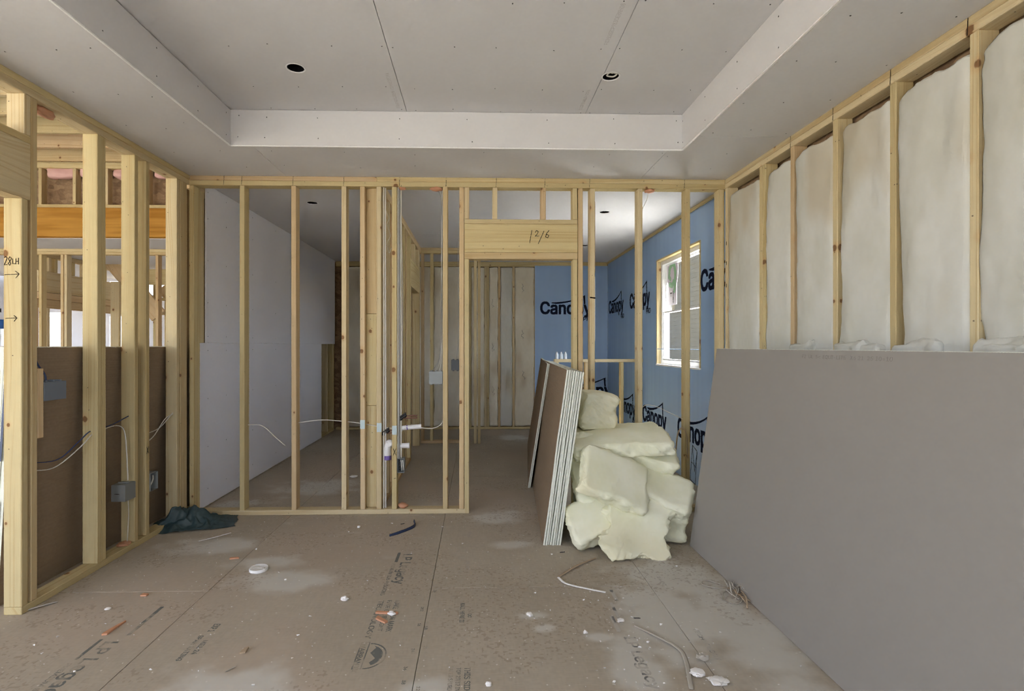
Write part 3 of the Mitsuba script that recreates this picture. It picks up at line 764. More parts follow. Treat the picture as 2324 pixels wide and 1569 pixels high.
# ---- batts in the right wall
def wall_batt(y0, y1, z0, z1, seed, label, group='batts between the right wall studs', mat='fiberglass'):
    m = rounded_slab(y1 - y0, z1 - z0, .105, .020, .014, .006, .0, seed)
    p = np.array(m.vertices)
    # p: x along the wall, y up, z out of the wall
    hw, hh = (y1 - y0) / 2, (z1 - z0) / 2
    zz = p[:, 1] + 1.3
    n = lambda a, b, sd, o=4: meshkit.fbm(np.stack([a, b, a * 0 + sd], 1), o, seed + int(sd))
    far_ = np.clip((p[:, 0] / hw - .2) / .8, 0, 1) ** 2
    near = np.clip((-p[:, 0] / hw - .2) / .8, 0, 1) ** 2
    front = np.clip(p[:, 2] / .05, 0, 1)
    pull = np.clip(n(zz * 1.9, zz * 0, 7.) * 1.5 - .42, -.12, .75)
    p[:, 0] -= far_ * (0.045 * pull + .010 * (n(zz * 14, zz * 0, 9.) - .5))
    p[:, 0] -= near * (0.006 + 0.010 * (n(zz * 2.5, zz * 0, 11.) - .5))
    top = np.clip((p[:, 1] / hh - .90) / .10, 0, 1)
    p[:, 1] -= top * (0.01 + 0.05 * n(p[:, 0] * 9, p[:, 0] * 0, 13.) + 0.03 * np.clip(p[:, 0] / hw, 0, 1) ** 3)
    edge_ = np.maximum(far_, near)
    fold = n(p[:, 0] * 4 + zz * .8, zz * .9, 17., 3) - .5
    p[:, 2] += front * (0.010 * (1 - edge_) + 0.038 * fold + 0.014 * (n(p[:, 0] * 13, zz * 2.2, 23., 3) - .5) + 0.006 * (n(p[:, 0] * 40, zz * 18, 19., 3) - .5) - .012 * far_)
    w = np.stack([2.050 - p[:, 2], (y0 + y1) / 2 + p[:, 0], (z0 + z1) / 2 + p[:, 1]], 1)
    solo('insulation_batt', trimesh.Trimesh(w, m.faces[:, ::-1], process=False), mat, label, 'insulation', group, smooth=True)
bays = list(zip(RS[1:] , RS[:-1]))
names = {0: 'white glass wool batt in the narrow bay at the far corner of the right wall', 2: 'white batt between the double stud and the next single stud of the right wall',
         3: 'narrow white batt second from the double stud on the right wall', 4: 'white batt above the printed lettering on the leaning grey sheet',
         5: 'broad white batt with a long stud on either side on the right wall', 6: 'nearest fully visible white batt of the right wall', 7: 'white batt cut by the right edge of the photo'}
for i, (a, b) in enumerate(bays):
    if i == 1: continue
    if i > 7: continue
    wall_batt(a + .038, b, .06, ZT - .03 - .02 * R.random(), 20 + i, names.get(i, 'white batt in the right wall'))
# slumped wool at the foot of the visible bays
for i, (y, z, s) in enumerate(((3.13, 1.335, .20), (2.72, 1.335, .22), (2.58, 1.33, .16), (2.28, 1.33, .24), (1.92, 1.33, .22))):
    m = place(rounded_slab(s, .10, .07, .008, .03, .030, .05, 60 + i), (1.980, y, z - .022), 90, 0, 90)
    solo('wool_tuft', m, 'fiberglass', ['dark-edged tuft of wool above the leaning sheet near the corner', 'pale folded tuft of wool left of the print on the leaning sheet', 'flat tuft of wool above the print on the leaning sheet',
         'wide shadowed tuft of wool above the leaning sheet', 'rightmost tuft of wool above the leaning sheet'][i], 'insulation tuft', 'tufts of wool behind the leaning sheet', smooth=True)

# ---- batts in the far wall
def far_batt(x0, x1, seed, mat, label, z0=.045, z1=2.60, d=.09, yf=8.43):
    m = rounded_slab(x1 - x0 + .006, z1 - z0, d, .025, .018, .008, .012, seed)
    p = np.array(m.vertices)
    p[:, 2] += np.clip(p[:, 2] / .04, 0, 1) * 0.03 * (meshkit.fbm(np.stack([p[:, 0] * 9, p[:, 1] * 1.4, p[:, 0] * 0 + seed], 1), 3, seed) - .5)
    w = np.stack([(x0 + x1) / 2 + p[:, 0], yf - p[:, 2], (z0 + z1) / 2 + p[:, 1]], 1)
    return solo('insulation_batt', trimesh.Trimesh(w, m.faces, process=False), mat, label, 'insulation', 'batts in the far wall', smooth=True)
far = [(-2.12, -1.865, 'fiberglass_old', 'batt at the left end of the far wall beside the grey board'), (-1.82, -1.455, 'fiberglass_old', 'tan batt of the far wall behind the paired studs'),
       (-1.41, -1.055, 'fiberglass_old', 'tan batt of the far wall behind the partition'), (-1.01, -0.735, 'fiberglass_old', 'old batt of the far wall behind the partition doorway'),
       (-0.69, -0.515, 'fiberglass_old', 'greenish grey torn batt of the far wall left of the switch box'), (-0.47, -0.135, 'fiberglass_old', 'wide tan batt of the far wall behind the dark round box'),
       (-0.09, 0.11, 'fiberglass_old', 'tan batt of the far wall behind the doorway jamb'), (0.195, 0.33, 'fiberglass_old', 'narrow tan batt with printed script in the far wall doorway'),
       (0.375, 0.56, 'fiberglass', 'pale narrow batt in the far wall doorway'), (0.605, 0.91, 'fiberglass_old', 'wide stained batt of the far wall beside the blue wrap')]
for i, (a, b, mt, lb) in enumerate(far):
    far_batt(a, b, 80 + i, mt, lb)
def scribble(x, z, s):
    pts = [(rnd.uniform(-.02, .02) + .012 * math.sin(k * 1.7), k * .022) for k in range(7)]
    return frame_map(ribbon([pts], .005), [x, 8.352, z], NX, NZ, [0, -1, 0])
sm = [scribble(x, z, 1) for x, z in ((-.0, 1.05), (-.0, 1.75), (.25, 1.95), (.25, 1.25), (.25, .55), (.72, 2.2), (.72, 1.45), (.74, .8))]
part('wall_far', 'printed_script', trimesh.util.concatenate(sm), 'ink_worn', stuff=True)

# ---- wool in the hall cavities
for i, (x, w_) in enumerate(((-5.10, .36), (-4.71, .33), (-4.28, .40), (-3.87, .25), (-3.5, .3))):
    m = place(rounded_slab(w_, .12, .12, .03, .04, .03, .02, 140 + i), (x + .02, 6.58, 3.46), 90, 0, 0)
    solo('pink_batt', m, 'fiberglass_pink', ['pink wool bulging at the top of the leftmost dark cavity above the beam', 'pink wool in the second dark cavity above the beam', 'pink wool in the dark cavity behind the double stud',
         'pink wool in the cavity between the two thick studs', 'pink wool in the cavity by the corner above the beam'][i], 'insulation', 'pink wool above the beam', smooth=True)

# ---- gypsum sheets
def sheet_frame(bottom, a, b):
    a = unit(a); b = np.asarray(b, float); b = unit(b - a * (a @ b)); c = np.cross(a, b)
    return np.asarray(bottom, float), a, b, c
def bowed(L, W, t, c0, fn, n=18):
    m = trimesh.creation.box(extents=[L, W, t])
    ws = np.linspace(0, W, n + 1)
    V, F = [], []
    for w in ws:
        o = c0 + fn(w / W)
        V += [(0, w, o), (L, w, o), (L, w, o + t), (0, w, o + t)]
    for k in range(n):
        i, j = 4 * k, 4 * k + 4
        for q in range(4):
            r = (q + 1) % 4
            F += [[i + q, i + r, j + r], [i + q, j + r, j + q]]
    F += [[0, 2, 1], [0, 3, 2]]
    e0 = 4 * n
    F += [[e0, e0 + 1, e0 + 2], [e0, e0 + 2, e0 + 3]]
    m = trimesh.Trimesh(np.array(V), np.array(F), process=False)
    m.fix_normals()
    return m
def gyp_sheet(bottom, a, b, L, W, c0, fn, label, group, face_front=None, face_back=None, t=0.0114):
    o, a, b, c = sheet_frame(bottom, a, b)
    k = thing('gypsum_sheet', label, 'drywall sheet', group)
    M = np.eye(4); M[:3, 0], M[:3, 1], M[:3, 2], M[:3, 3] = a, b, c, o
    tw = T(M)
    part(k, 'core', bowed(L, W, t, c0, fn), 'gypsum_core', tw=tw)
    def sheet_skin(c1):
        m = bowed(L - .002, W - .001, .0008, c1, fn); m.apply_translation([.001, 0, 0]); return m
    if face_front: part(k, 'backing_paper', sheet_skin(c0 - .0009), face_front, tw=tw)
    if face_back: part(k, 'backing_paper', sheet_skin(c0 + t + .0001), face_back, tw=tw)
    return k, (o, a, b, c)
ord8 = ['brown-backed outermost sheet on the left of the tilted stack by the doorway', 'second sheet from the left in the tilted stack by the doorway', 'third sheet from the left in the tilted stack by the doorway',
        'fourth sheet from the left in the tilted stack by the doorway', 'fifth sheet from the left in the tilted stack by the doorway', 'third sheet from the right in the tilted stack by the doorway',
        'second sheet from the right in the tilted stack by the doorway', 'outermost sheet on the wool side of the tilted stack by the doorway']
SA, SB = (0.060, 1, 0), (0.160, 0, 1.18)
for i in range(8):
    sd = R.uniform(0, 50)
    fn = lambda w, sd=sd, i=i: 0.0026 * math.sin(w * 7 + i * 2.1) * math.sin(math.pi * min(1, w * 1.0)) * (1 if w < .62 else .4)
    gyp_sheet([0.4425, 3.507 + R.uniform(0, .012), 0.001], SA, SB, 2.40, 1.19 + R.uniform(-.004, .002), i * .0152, fn, ord8[i], 'tilted stack of sheets', 'backing_paper' if i == 0 else None)
lab = ['brown-backed lone sheet leaning in the doorway before the stack', 'second sheet behind the lone sheet in the doorway']
for i in range(2):
    gyp_sheet([0.478, 4.93 + .01 * i, 0.001], (0.095, 1, 0), (0.182, 0, 1.165), 2.20, 1.185, i * .0140, lambda w: 0.0, lab[i], 'sheets leaning in the doorway', 'backing_paper' if i == 0 else None)
# left stack behind the stud wall: grows away from the studs
lab = ['brown-backed sheet leaning behind the left studs', 'second sheet behind the left studs, its edge showing left of the door post', 'third sheet behind the left studs, its edge showing left of the door post',
       'fourth sheet behind the left studs, its edge at the left border of the photo', 'rear sheet of the stack behind the left studs']
for i in range(5):
    gyp_sheet([-2.455, 2.745 + R.uniform(0, .008), 0.001], (0, 1, 0), (0.082, 0, 1.33), 2.44, 1.334, -i * .0150 - .0124, lambda w, i=i: .0015 * math.sin(w * 9 + i), lab[i], 'sheets behind the left studs', None, 'backing_paper' if i == 0 else None)
for i, (z, h_) in enumerate(((0.75, .5), (0.42, .12), (0.20, .10), (0.02, .05))):
    o, a, b, c = sheet_frame([-2.455, 2.742, 0.0], (0, 1, 0), (0.082, 0, 1.33))
    m = cbox(-.001, .0, z, z + h_, -.034 + .006 * i, -.022 + .006 * i, .0003)
    solo('edge_tape', frame_map(m, o, a, b, c), 'tape_navy' if i in (0, 3) else 'cap_black', ['torn navy edge tape high on the sheet ends left of the door post', 'black printed label on the sheet ends left of the door post', 'lower black label on the sheet ends left of the door post', 'navy tape end at the foot of the sheets left of the door post'][i], 'tape')
# big sheet leaning against the right wall
k, (o, a, b, c) = gyp_sheet([1.437, 3.475, 0.001], (0, -1, 0), (0.183, 0, 1.32), 4.0, 1.333, 0, lambda w: 0.0, 'large grey gypsum sheet leaning along the right wall', None)
k0 = k
# its normal: front faces the room
o, a, b = np.array([1.437, 3.475, 0.001]), np.array([0, -1.0, 0]), unit([0.183, 0, 1.32]); c = np.cross(a, b)
part(k0, 'face_paper', frame_map(bowed(3.998, 1.331, .0008, .0126, lambda w: 0.0), o - np.array([0, .001, 0]), a, b, c), 'gypsum_lean')
part(k0, 'printed_line', text_on('F2  UL  5<  EQUI-LITE   X6 21  25 10=10', 0.017, o + a * 0.93 + b * (1.333 - .042) + c * .0135, a, b, sx=1.22, depth=.0004), 'ink_sheet', label='faint printed line')
for i in range(6):
    w0 = 1.333 * (1.437 + .013 * 0 + .0)  # the sheets behind stand ever closer to the wall
    tilt = 0.183 + 0.030 * (i + 1)
    gyp_sheet([1.437 + .028 * (i + 1), 3.475 - .012 * (i + 1), 0.001], (0, -1, 0), (tilt, 0, 1.32), 3.9, 1.30, 0, lambda w: 0.0, ['first', 'second', 'third', 'fourth', 'fifth', 'sixth'][i] + ' sheet behind the large grey leaning sheet, counted from it', 'sheets behind the leaning sheet')

# ---- pile of loose batts
def loose(size, loc, rot, seed, label, amp=.014, tear=.035, r=.014, sag=0, curl=0, res=.009):
    m = rounded_slab(*size, res, min(r, min(size) * .45), amp, tear, seed, sag, curl, rough=.10, freq=4.5, warp=.035)
    v = np.array(m.vertices)     # fibres: a fine directional fuzz, strongest at the cut edges
    hx = np.abs(v) / (np.array(size) / 2)
    ed = np.clip((hx[:, :2].max(1) - .9) / .1, 0, 1)
    v += (meshkit.fbm(v * np.array([60, 60, 200]) + seed, 2, seed)[:, None] - .5) * (.003 + .010 * ed[:, None]) * np.sign(v) * (hx > .9)
    k = solo('loose_batt', trimesh.Trimesh(v, m.faces, process=False), 'fiberglass_loose', label, 'insulation', 'pile of loose batts', smooth=True)
    scene[k]['to_world'] = pose(loc, *rot)
loose((.27, .28, .28), (.905, 4.02, .835), (4, 3, 6), 201, 'white block of wool standing on top of the pile beside the stack', amp=.014, r=.03)
loose((.70, .50, .10), (1.030, 3.86, .655), (5, -1, -3), 202, 'flat white batt lying across the top of the pile', amp=.014, r=.025, curl=.03)
loose((.26, .52, .08), (.795, 3.70, .47), (58, 0, 10), 203, 'batt drooping between the stack and the pile', sag=.02, r=.03)
loose((.47, .36, .11), (.920, 3.50, .445), (50, 22, 4), 204, 'large tilted batt in the middle of the pile', amp=.014, r=.035)
loose((.40, .30, .11), (1.27, 3.57, .360), (36, 22, -14), 205, 'batt sloping down to the grey sheet on the right of the pile', amp=.014, r=.035)
loose((.36, .26, .10), (1.26, 3.74, .555), (24, 14, -8), 206, 'upper right batt tucked under the flat batt', amp=.016, r=.03)
loose((.38, .30, .13), (.790, 3.50, .175), (40, -18, 6), 207, 'lowest left batt of the pile beside the stack foot', amp=.014, r=.035)
loose((.44, .42, .08), (1.04, 3.42, .170), (60, 14, -4), 208, 'crumpled cream batt spilling onto the floor at the front of the pile', amp=.030, tear=.10, r=.03, curl=-.06, res=.008)
loose((.32, .40, .22), (1.27, 3.70, .122), (4, 0, -8), 209, 'pale greenish batt at the lower right corner of the pile', r=.03)
loose((.50, .30, .22), (1.0, 3.94, .13), (0, 0, 4), 210, 'bottom batt buried in the pile')
loose((.50, .28, .24), (1.02, 3.96, .40), (0, 0, -4), 211, 'inner batt under the flat top batt')

# ---- bottles
def bottle(name, x, y, z, h, r, label, mat, cap, group=None):
    t = thing(name, label, 'bottle', group)
    m = lathe([(0, 0), (r * .9, 0), (r, .04 * h), (r, .28 * h), (r * .94, .33 * h), (r, .38 * h), (r, .60 * h), (r * .85, .72 * h), (r * .42, .86 * h), (r * .40, .92 * h), (0, .92 * h)])
    part(t, 'body', m.apply_translation([x, y, z]), mat, smooth=30)
    part(t, 'cap', lathe([(0, .9 * h), (r * .46, .9 * h), (r * .46, h), (0, h)]).apply_translation([x, y, z]), cap, smooth=30)
    return t
t = bottle('water_bottle', -2.493, 2.79, 1.336, .200, .033, 'clear water bottle with a blue label standing on the sheets at the left border', 'bottle_plastic', 'cap_black')
part(t, 'label', lathe([(.0336, .095), (.0336, .142), (.0330, .142), (.0330, .095), (.0336, .095)]).apply_translation([-2.493, 2.79, 1.336]), 'label_blue', label='blue paper label')
part(t, 'water', lathe([(0, .004), (.031, .004), (.031, .11), (0, .11)]).apply_translation([-2.493, 2.79, 1.336]), 'bottle_plastic')
for i, x in enumerate((1.012, 1.068, 1.120)):
    t = bottle('small_bottle', x, 6.625, 1.1705, .092, .021, ['left one of the three small white bottles on the knee wall', 'middle one of the three small white bottles on the knee wall', 'right one of the three small white bottles on the knee wall'][i], 'bottle_frost', 'vinyl', 'small bottles on the knee wall')

# ---- electrical boxes
def ebox(x0, x1, y0, y1, z0, z1, open_dir, label, mat, devices=0):
    t = thing('electrical_box', label, 'electrical box')
    w = .0025
    outer = trimesh.creation.box(bounds=[[x0, y0, z0], [x1, y1, z1]])
    lo, hi = np.array([x0 + w, y0 + w, z0 + w]), np.array([x1 - w, y1 - w, z1 - w])
    ax = {'x': 0, 'y': 1}[open_dir[1]]
    if open_dir[0] == '+': hi[ax] += .01
    else: lo[ax] -= .01
    inner = trimesh.creation.box(bounds=[lo, hi])
    m = trimesh.boolean.difference([outer, inner], engine='manifold')
    part(t, 'shell', m, mat)
    for k in range(devices):
        f = (k + .5) / devices
        if ax == 0:
            part(t + '__shell', 'ear', cbox(x0 + .01, x1 - .01, y0 + f * (y1 - y0) - .006, y0 + f * (y1 - y0) + .006, z1, z1 + .008, .001), mat)
        else:
            part(t + '__shell', 'ear', cbox(x0 + f * (x1 - x0) - .008, x0 + f * (x1 - x0) + .008, y0 + .01, y1 - .01, z1, z1 + .008, .001), mat)
            part(t + '__shell', 'ear', cbox(x0 + f * (x1 - x0) - .008, x0 + f * (x1 - x0) + .008, y0 + .01, y1 - .01, z0 - .008, z0, .001), mat)
    return t
t = ebox(-2.345, -2.262, 2.803, 2.945, 1.052, 1.150, '-x', 'wide blue-grey switch box on a short block behind the door post', 'box_blue_gray', 3)
t = ebox(-2.350, -2.262, 3.428, 3.531, 0.338, 0.445, '-x', 'square grey junction box on the third left stud', 'box_gray', 1)
part(t, 'slot', cbox(-2.33, -2.30, 3.4272, 3.4282, .385, .388, .0003), 'ink_black')
t = ebox(-2.350, -2.262, 3.690, 3.775, 0.330, 0.455, '+x', 'grey outlet box open to the room, low beside the corner sheet', 'box_gray', 0)
part(t, 'wire', tube([(-2.29, 3.72, .35), (-2.275, 3.735, .40), (-2.28, 3.745, .43)], .005), 'cable_white')
t = ebox(-0.637, -0.583, 4.20, 4.27, 0.325, 0.440, '-y', 'grey outlet box open to the room at the foot of the cables', 'box_gray', 0)
for x in (-.622, -.608, -.595):
    part(t, 'wire', tube([(x, 4.25, .335), (x + .003, 4.215, .37), (x - .002, 4.22, .425)], .004), 'cable_white' if x != -.622 else 'cap_black')
t = ebox(-0.385, -0.277, 4.195, 4.265, 1.035, 1.135, '+y', 'grey three-gang switch box beside a stud left of the doorway', 'box_gray', 3)
t = ebox(-0.208, -0.143, 4.20, 4.27, 1.145, 1.225, '+y', 'black round-backed box beside the doorway stud', 'box_dark', 2)

# ---- cables
def cable(pts, r, mat, label, flat=.6, n=8):
    return solo('cable', tube(pts, r, 6, n, flat), mat, label, 'cable', smooth=True)
cable([(-2.31, 2.764, .735), (-2.31, 2.95, .715), (-2.31, 3.10, .785), (-2.31, 3.188, .830), (-2.31, 3.30, .835), (-2.31, 3.40, .846), (-2.31, 3.532, .875)], .0045, 'cable_blue', 'navy cable drooping through the left studs')
cable([(-2.300, 2.764, .695), (-2.300, 2.92, .680), (-2.300, 3.10, .755), (-2.300, 3.188, .810), (-2.30, 3.26, .822), (-2.29, 3.38, .835), (-2.29, 3.46, .79), (-2.29, 3.485, .64), (-2.285, 3.49, .46)], .0045, 'cable_white', 'white cable drooping through the left studs to the grey junction box')
cable([(-2.30, 3.515, .336), (-2.295, 3.512, .22), (-2.30, 3.505, .045)], .004, 'cable_white', 'short white cable below the grey junction box')
cable([(-2.31, 3.690, .725), (-2.305, 3.86, .745), (-2.30, 4.022, .835)], .0045, 'cable_white', 'upper white cable crossing the dark corner bay')
cable([(-2.31, 3.690, .655), (-2.305, 3.80, .70), (-2.30, 3.92, .80), (-2.30, 4.022, .825)], .0045, 'cable_white', 'lower white cable crossing the dark corner bay')
cable([(-2.32, 2.80, 1.30), (-2.32, 2.83, 1.24), (-2.31, 2.86, 1.19), (-2.305, 2.865, 1.145)], .006, 'cable_blue', 'navy cable bending into the wide switch box')
cable([(-2.31, 2.81, 1.22), (-2.31, 2.818, 1.16), (-2.31, 2.822, 1.14)], .005, 'cable_white', 'white cable end above the wide switch box')
cable([(-1.83, 4.235, .71), (-1.72, 4.24, .70), (-1.60, 4.23, .60), (-1.53, 4.22, .545)], .005, 'cable_white', 'loose white cable end hanging between two studs')
cable([(-1.43, 4.235, .725), (-1.25, 4.24, .745), (-1.08, 4.235, .735), (-0.95, 4.235, .72), (-0.78, 4.235, .69), (-0.68, 4.235, .675)], .0055, 'cable_white', 'white cable running through the studs at knee height')
cable([(-0.625, 4.25, .39 + .05), (-0.63, 4.25, .56), (-0.615, 4.235, .64), (-0.55, 4.235, .695), (-0.45, 4.235, .68), (-0.36, 4.235, .675), (-0.30, 4.235, .70), (-0.274, 4.235, .735)], .0055, 'cable_white', 'white cable looping from the drain stub to the next stud')
for i, (x, y, z0, mt) in enumerate(((-0.748, 4.215, .04, 'cable_white'), (-0.736, 4.228, .04, 'pvc'), (-0.634, 4.212, .44, 'cable_white'), (-0.624, 4.222, .44, 'cable_gray'), (-0.612, 4.232, .44, 'cable_white'))):
    xx = [R.uniform(-.003, .003) for _ in range(5)]
    cable([(x + xx[0], y, z0), (x + xx[1], y, .8), (x + xx[2], y, 1.4), (x + xx[3], y, 2.0), (x, y, ZT)], .006, mt,
          ['left one of the two white cables in the narrow bay', 'right one of the two white cables in the narrow bay', 'left white cable dropping to the low outlet box', 'grey cable among those dropping to the low outlet box', 'right white cable dropping to the low outlet box'][i], 1.0)
for i in range(3):
    x = -0.36 + .028 * i
    cable([(x + .03, 4.23, ZT), (-0.286, 4.215 + .01 * i, 2.45), (-0.287, 4.215 + .01 * i, 1.6), (-0.30 + .008 * i, 4.22, 1.26), (x, 4.23, 1.136)], .0035, 'cable_white' if i else 'cable_gray',
          ['grey cable into the three-gang box', 'middle white cable into the three-gang box', 'right white cable into the three-gang box'][i])
cable([(-0.60, 4.24, ZT), (-0.625, 4.235, 2.50), (-0.622, 4.225, 2.25)], .004, 'cable_white', 'thin white cable curving down from the foamed hole')
cable([(-0.155, 4.235, 2.2), (-0.153, 4.235, 1.45), (-0.165, 4.235, 1.24)], .003, 'cable_gray', 'thin dark cable beside the doorway stud')
cable([(1.40, 4.235, ZT), (1.38, 4.235, 2.53), (1.338, 4.235, 2.44)], .004, 'cable_white', 'short white cable under the orange foam at the top of the right studs')
for i, (y, zz) in enumerate(((4.9, 1.0), (5.05, 1.1), (5.35, .9))):
    cable([(-0.77, y, 2.60), (-0.765, y + .05, 1.9), (-0.765, y + .02, 1.25), (-0.77, y, zz)], .006, ['cable_white', 'cable_gray', 'cable_white'][i], ['near cable on the receding partition', 'grey cable on the receding partition', 'far white cable on the receding partition'][i])
cable([(-0.745, 4.30, 2.44), (-0.72, 4.30, 2.38), (-0.735, 4.30, 2.33), (-0.71, 4.30, 2.24), (-0.735, 4.30, 2.18), (-0.72, 4.30, 2.10), (-0.70, 4.30, 2.14)], .0045, 'cable_white', 'curly white cable at the top of the narrow bay')
cable([(1.334, 4.25, .82), (1.38, 4.25, .855), (1.46, 4.25, .845), (1.58, 4.26, .79), (1.684, 4.25, .74)], .004, 'cable_white', 'thin white cable arching in front of the lettered blue wrap')
cable([(1.60, 4.19, .45), (1.61, 4.17, .62), (1.645, 4.17, .68), (1.68, 4.16, .62), (1.685, 4.15, .44)], .008, 'paper_tan', 'brown strip bent over beside the right stud')

# ---- plumbing
t = thing('drain_pipe', 'white plastic drain elbow with purple primer between the studs', 'pipe')
part(t, 'elbow', tube([(-0.722, 4.235, .455), (-0.722, 4.235, .52), (-0.705, 4.235, .558), (-0.690, 4.225, .53)], .030, 16, 8), 'pvc', smooth=True)
part(t, 'primer_band', tube([(-0.722, 4.235, .425), (-0.722, 4.235, .458)], .032, 16), 'primer_purple', smooth=30)
t = thing('drain_pipe', 'lower white plastic drain stub poking right past the marked stud', 'pipe')
part(t, 'pipe', tube([(-0.64, 4.245, .535), (-0.548, 4.245, .535)], .021, 16), 'pvc', smooth=40)
part(t, 'collar', tube([(-0.562, 4.245, .535), (-0.546, 4.245, .535)], .023, 16), 'pvc', smooth=40)
t = thing('drain_pipe', 'upper white plastic drain stub with a purple ring beside the cables', 'pipe')
part(t, 'pipe', tube([(-0.62, 4.25, .675), (-0.452, 4.25, .690)], .019, 16), 'pvc', smooth=40)
part(t, 'primer_band', tube([(-0.568, 4.25, .680), (-0.560, 4.25, .681)], .0195, 16), 'primer_purple', smooth=30)
for i, (x, z, lb) in enumerate(((-0.60, .765, 'black valve with copper stubs right of the cables'), (-0.735, .645, 'black valve with copper stubs left of the marked stud'))):
    t = thing('water_valve', lb, 'valve')
    part(t, 'body', place(lathe([(0, -.035), (.012, -.035), (.017, -.02), (.012, 0), (.018, .015), (.012, .035), (0, .035)], 12), (x, 4.235, z), 0, 55, 0), 'black_rubber', smooth=40)
    part(t, 'handle', place(cbox(-.03, .03, -.006, .006, -.006, .006), (x + .005, 4.215, z + .02), 0, -35, 0), 'black_rubber')
    for dz in (-.008, .010):
        part(t, 'stub', tube([(x + .01, 4.235, z + dz), (x + (.118 if i == 0 else .05), 4.235, z + dz + .004)], .0055, 8), 'copper_dull', smooth=40)
for i, (x, z) in enumerate(((-0.929, .715), (-0.797, .690), (-0.676, .668))):
    solo('nail_plate', cbox(x - .001, x + .037, WY0 - .0022, WY0 - .0006, z - .036, z + .036, .0005), 'plate_steel', ['pale nail plate on the stud left of the flat backing', 'pale nail plate on the stud right of the flat backing', 'pale nail plate on the stud with the X mark'][i], 'nail plate', 'nail plates on the back wall studs')

# ---- orange foam and wood scraps
def blob(sx, sy, sz, seed, loc, mat='foam_orange', amp=.25):
    m = trimesh.creation.icosphere(3, 1.0)
    v = np.array(m.vertices)
    v *= (0.8 + amp * 2 * (meshkit.fbm(v * 2.2 + seed, 3, seed) - .3))[:, None]
    return trimesh.Trimesh(v * np.array([sx, sy, sz]) + np.array(loc), m.faces, process=False)
for i, (loc, s, lb) in enumerate((((-0.600, 4.225, 2.605), (.03, .03, .014), 'orange foam blob under the top plate above the cables'), ((-0.33, 4.22, 2.60), (.055, .04, .018), 'wide orange foam blob under the top plate left of the doorway'),
        ((1.40, 4.22, 2.597), (.045, .04, .018), 'orange foam blob under the top plate among the right studs'), ((-2.315, 2.86, 2.59), (.03, .07, .03), 'long orange foam blob under the left top plate'),
        ((-0.60, 4.24, .055), (.045, .035, .022), 'orange foam blob on the bottom plate below the outlet box'), ((-2.31, 3.49, .045), (.04, .05, .014), 'orange foam blob on the left bottom plate'),
        ((2.04, 4.138, 1.9), (.012, .012, .55), 'orange foam line in the right corner between the studs'))):
    solo('foam_blob', blob(*s, 300 + i, loc), 'foam_orange', lb, 'foam', smooth=True)

def flat_scrap(pts, h, loc, rz=0, tilt=(0, 0)):
    m = trimesh.creation.extrude_polygon(Polygon(pts).buffer(.002), h, engine='earcut')
    return place(m, loc, tilt[0], tilt[1], rz)
t = thing('round_cap', 'round white plastic cap lying on the floor left of centre', 'cap')
part(t, 'disc', lathe([(0, 0), (.050, 0), (.053, .004), (.053, .016), (.050, .019), (.044, .016), (0, .016)], 32).apply_translation([-1.303, 3.16, .001]), 'vinyl', smooth=30)
part(t, 'ridge', tube([(-1.345, 3.15, .0175), (-1.30, 3.165, .019), (-1.262, 3.15, .0175)], .003), 'sliver_gray', smooth=True)
def chunk(x, y, s, seed, label, mat='plaster_white', zs=.6):
    m = trimesh.creation.icosphere(2, 1.0); v = np.array(m.vertices)
    v *= (0.7 + .8 * (meshkit.noise(v * 1.6 + seed, seed)))[:, None]
    v = np.round(v * 2.2) / 2.2 * .6 + v * .4
    s *= .72
    v = v * np.array([s, s * .8, s * zs]); v[:, 2] -= v[:, 2].min()
    solo('plaster_chunk', trimesh.Trimesh(v + np.array([x, y, .0]), m.faces, process=False), mat, label, 'plaster scrap', 'plaster scraps on the floor')
chunk(-0.698, 2.775, .026, 1, 'white plaster chunk on the floor left of the printed lettering')
chunk(-0.425, 2.62, .022, 2, 'rounded white plaster chunk on the printed floor lettering')
chunk(-1.877, 2.715, .02, 3, 'small flat white scrap on the floor near the door post', zs=.25)
chunk(0.259, 2.593, .018, 4, 'white plaster crumb on the floor right of the printed panel line')
chunk(0.960, 2.209, .032, 5, 'curled pale scrap on the dusty floor near the big leaning sheet', 'sliver_gray')
chunk(0.958, 2.06, .045, 6, 'largest white plaster flake at the lower right of the floor', zs=.2)
chunk(0.898, 2.11, .04, 7, 'broken white plaster flakes left of the largest flake', zs=.25)
chunk(0.699, 2.535, .024, 8, 'white plaster flake on the smeared black print', zs=.3)
chunk(0.045, 2.068, .016, 9, 'pale plaster crumb at the lower middle of the floor')
chunk(0.503, 2.428, .014, 10, 'small white crumb left of the smeared print')
chunk(-0.871, 3.878, .016, 11, 'small white crumb on the floor near the framed wall')
chunk(-1.25, 5.35, .05, 12, 'crumpled white scrap on the floor of the dim room', zs=.3)
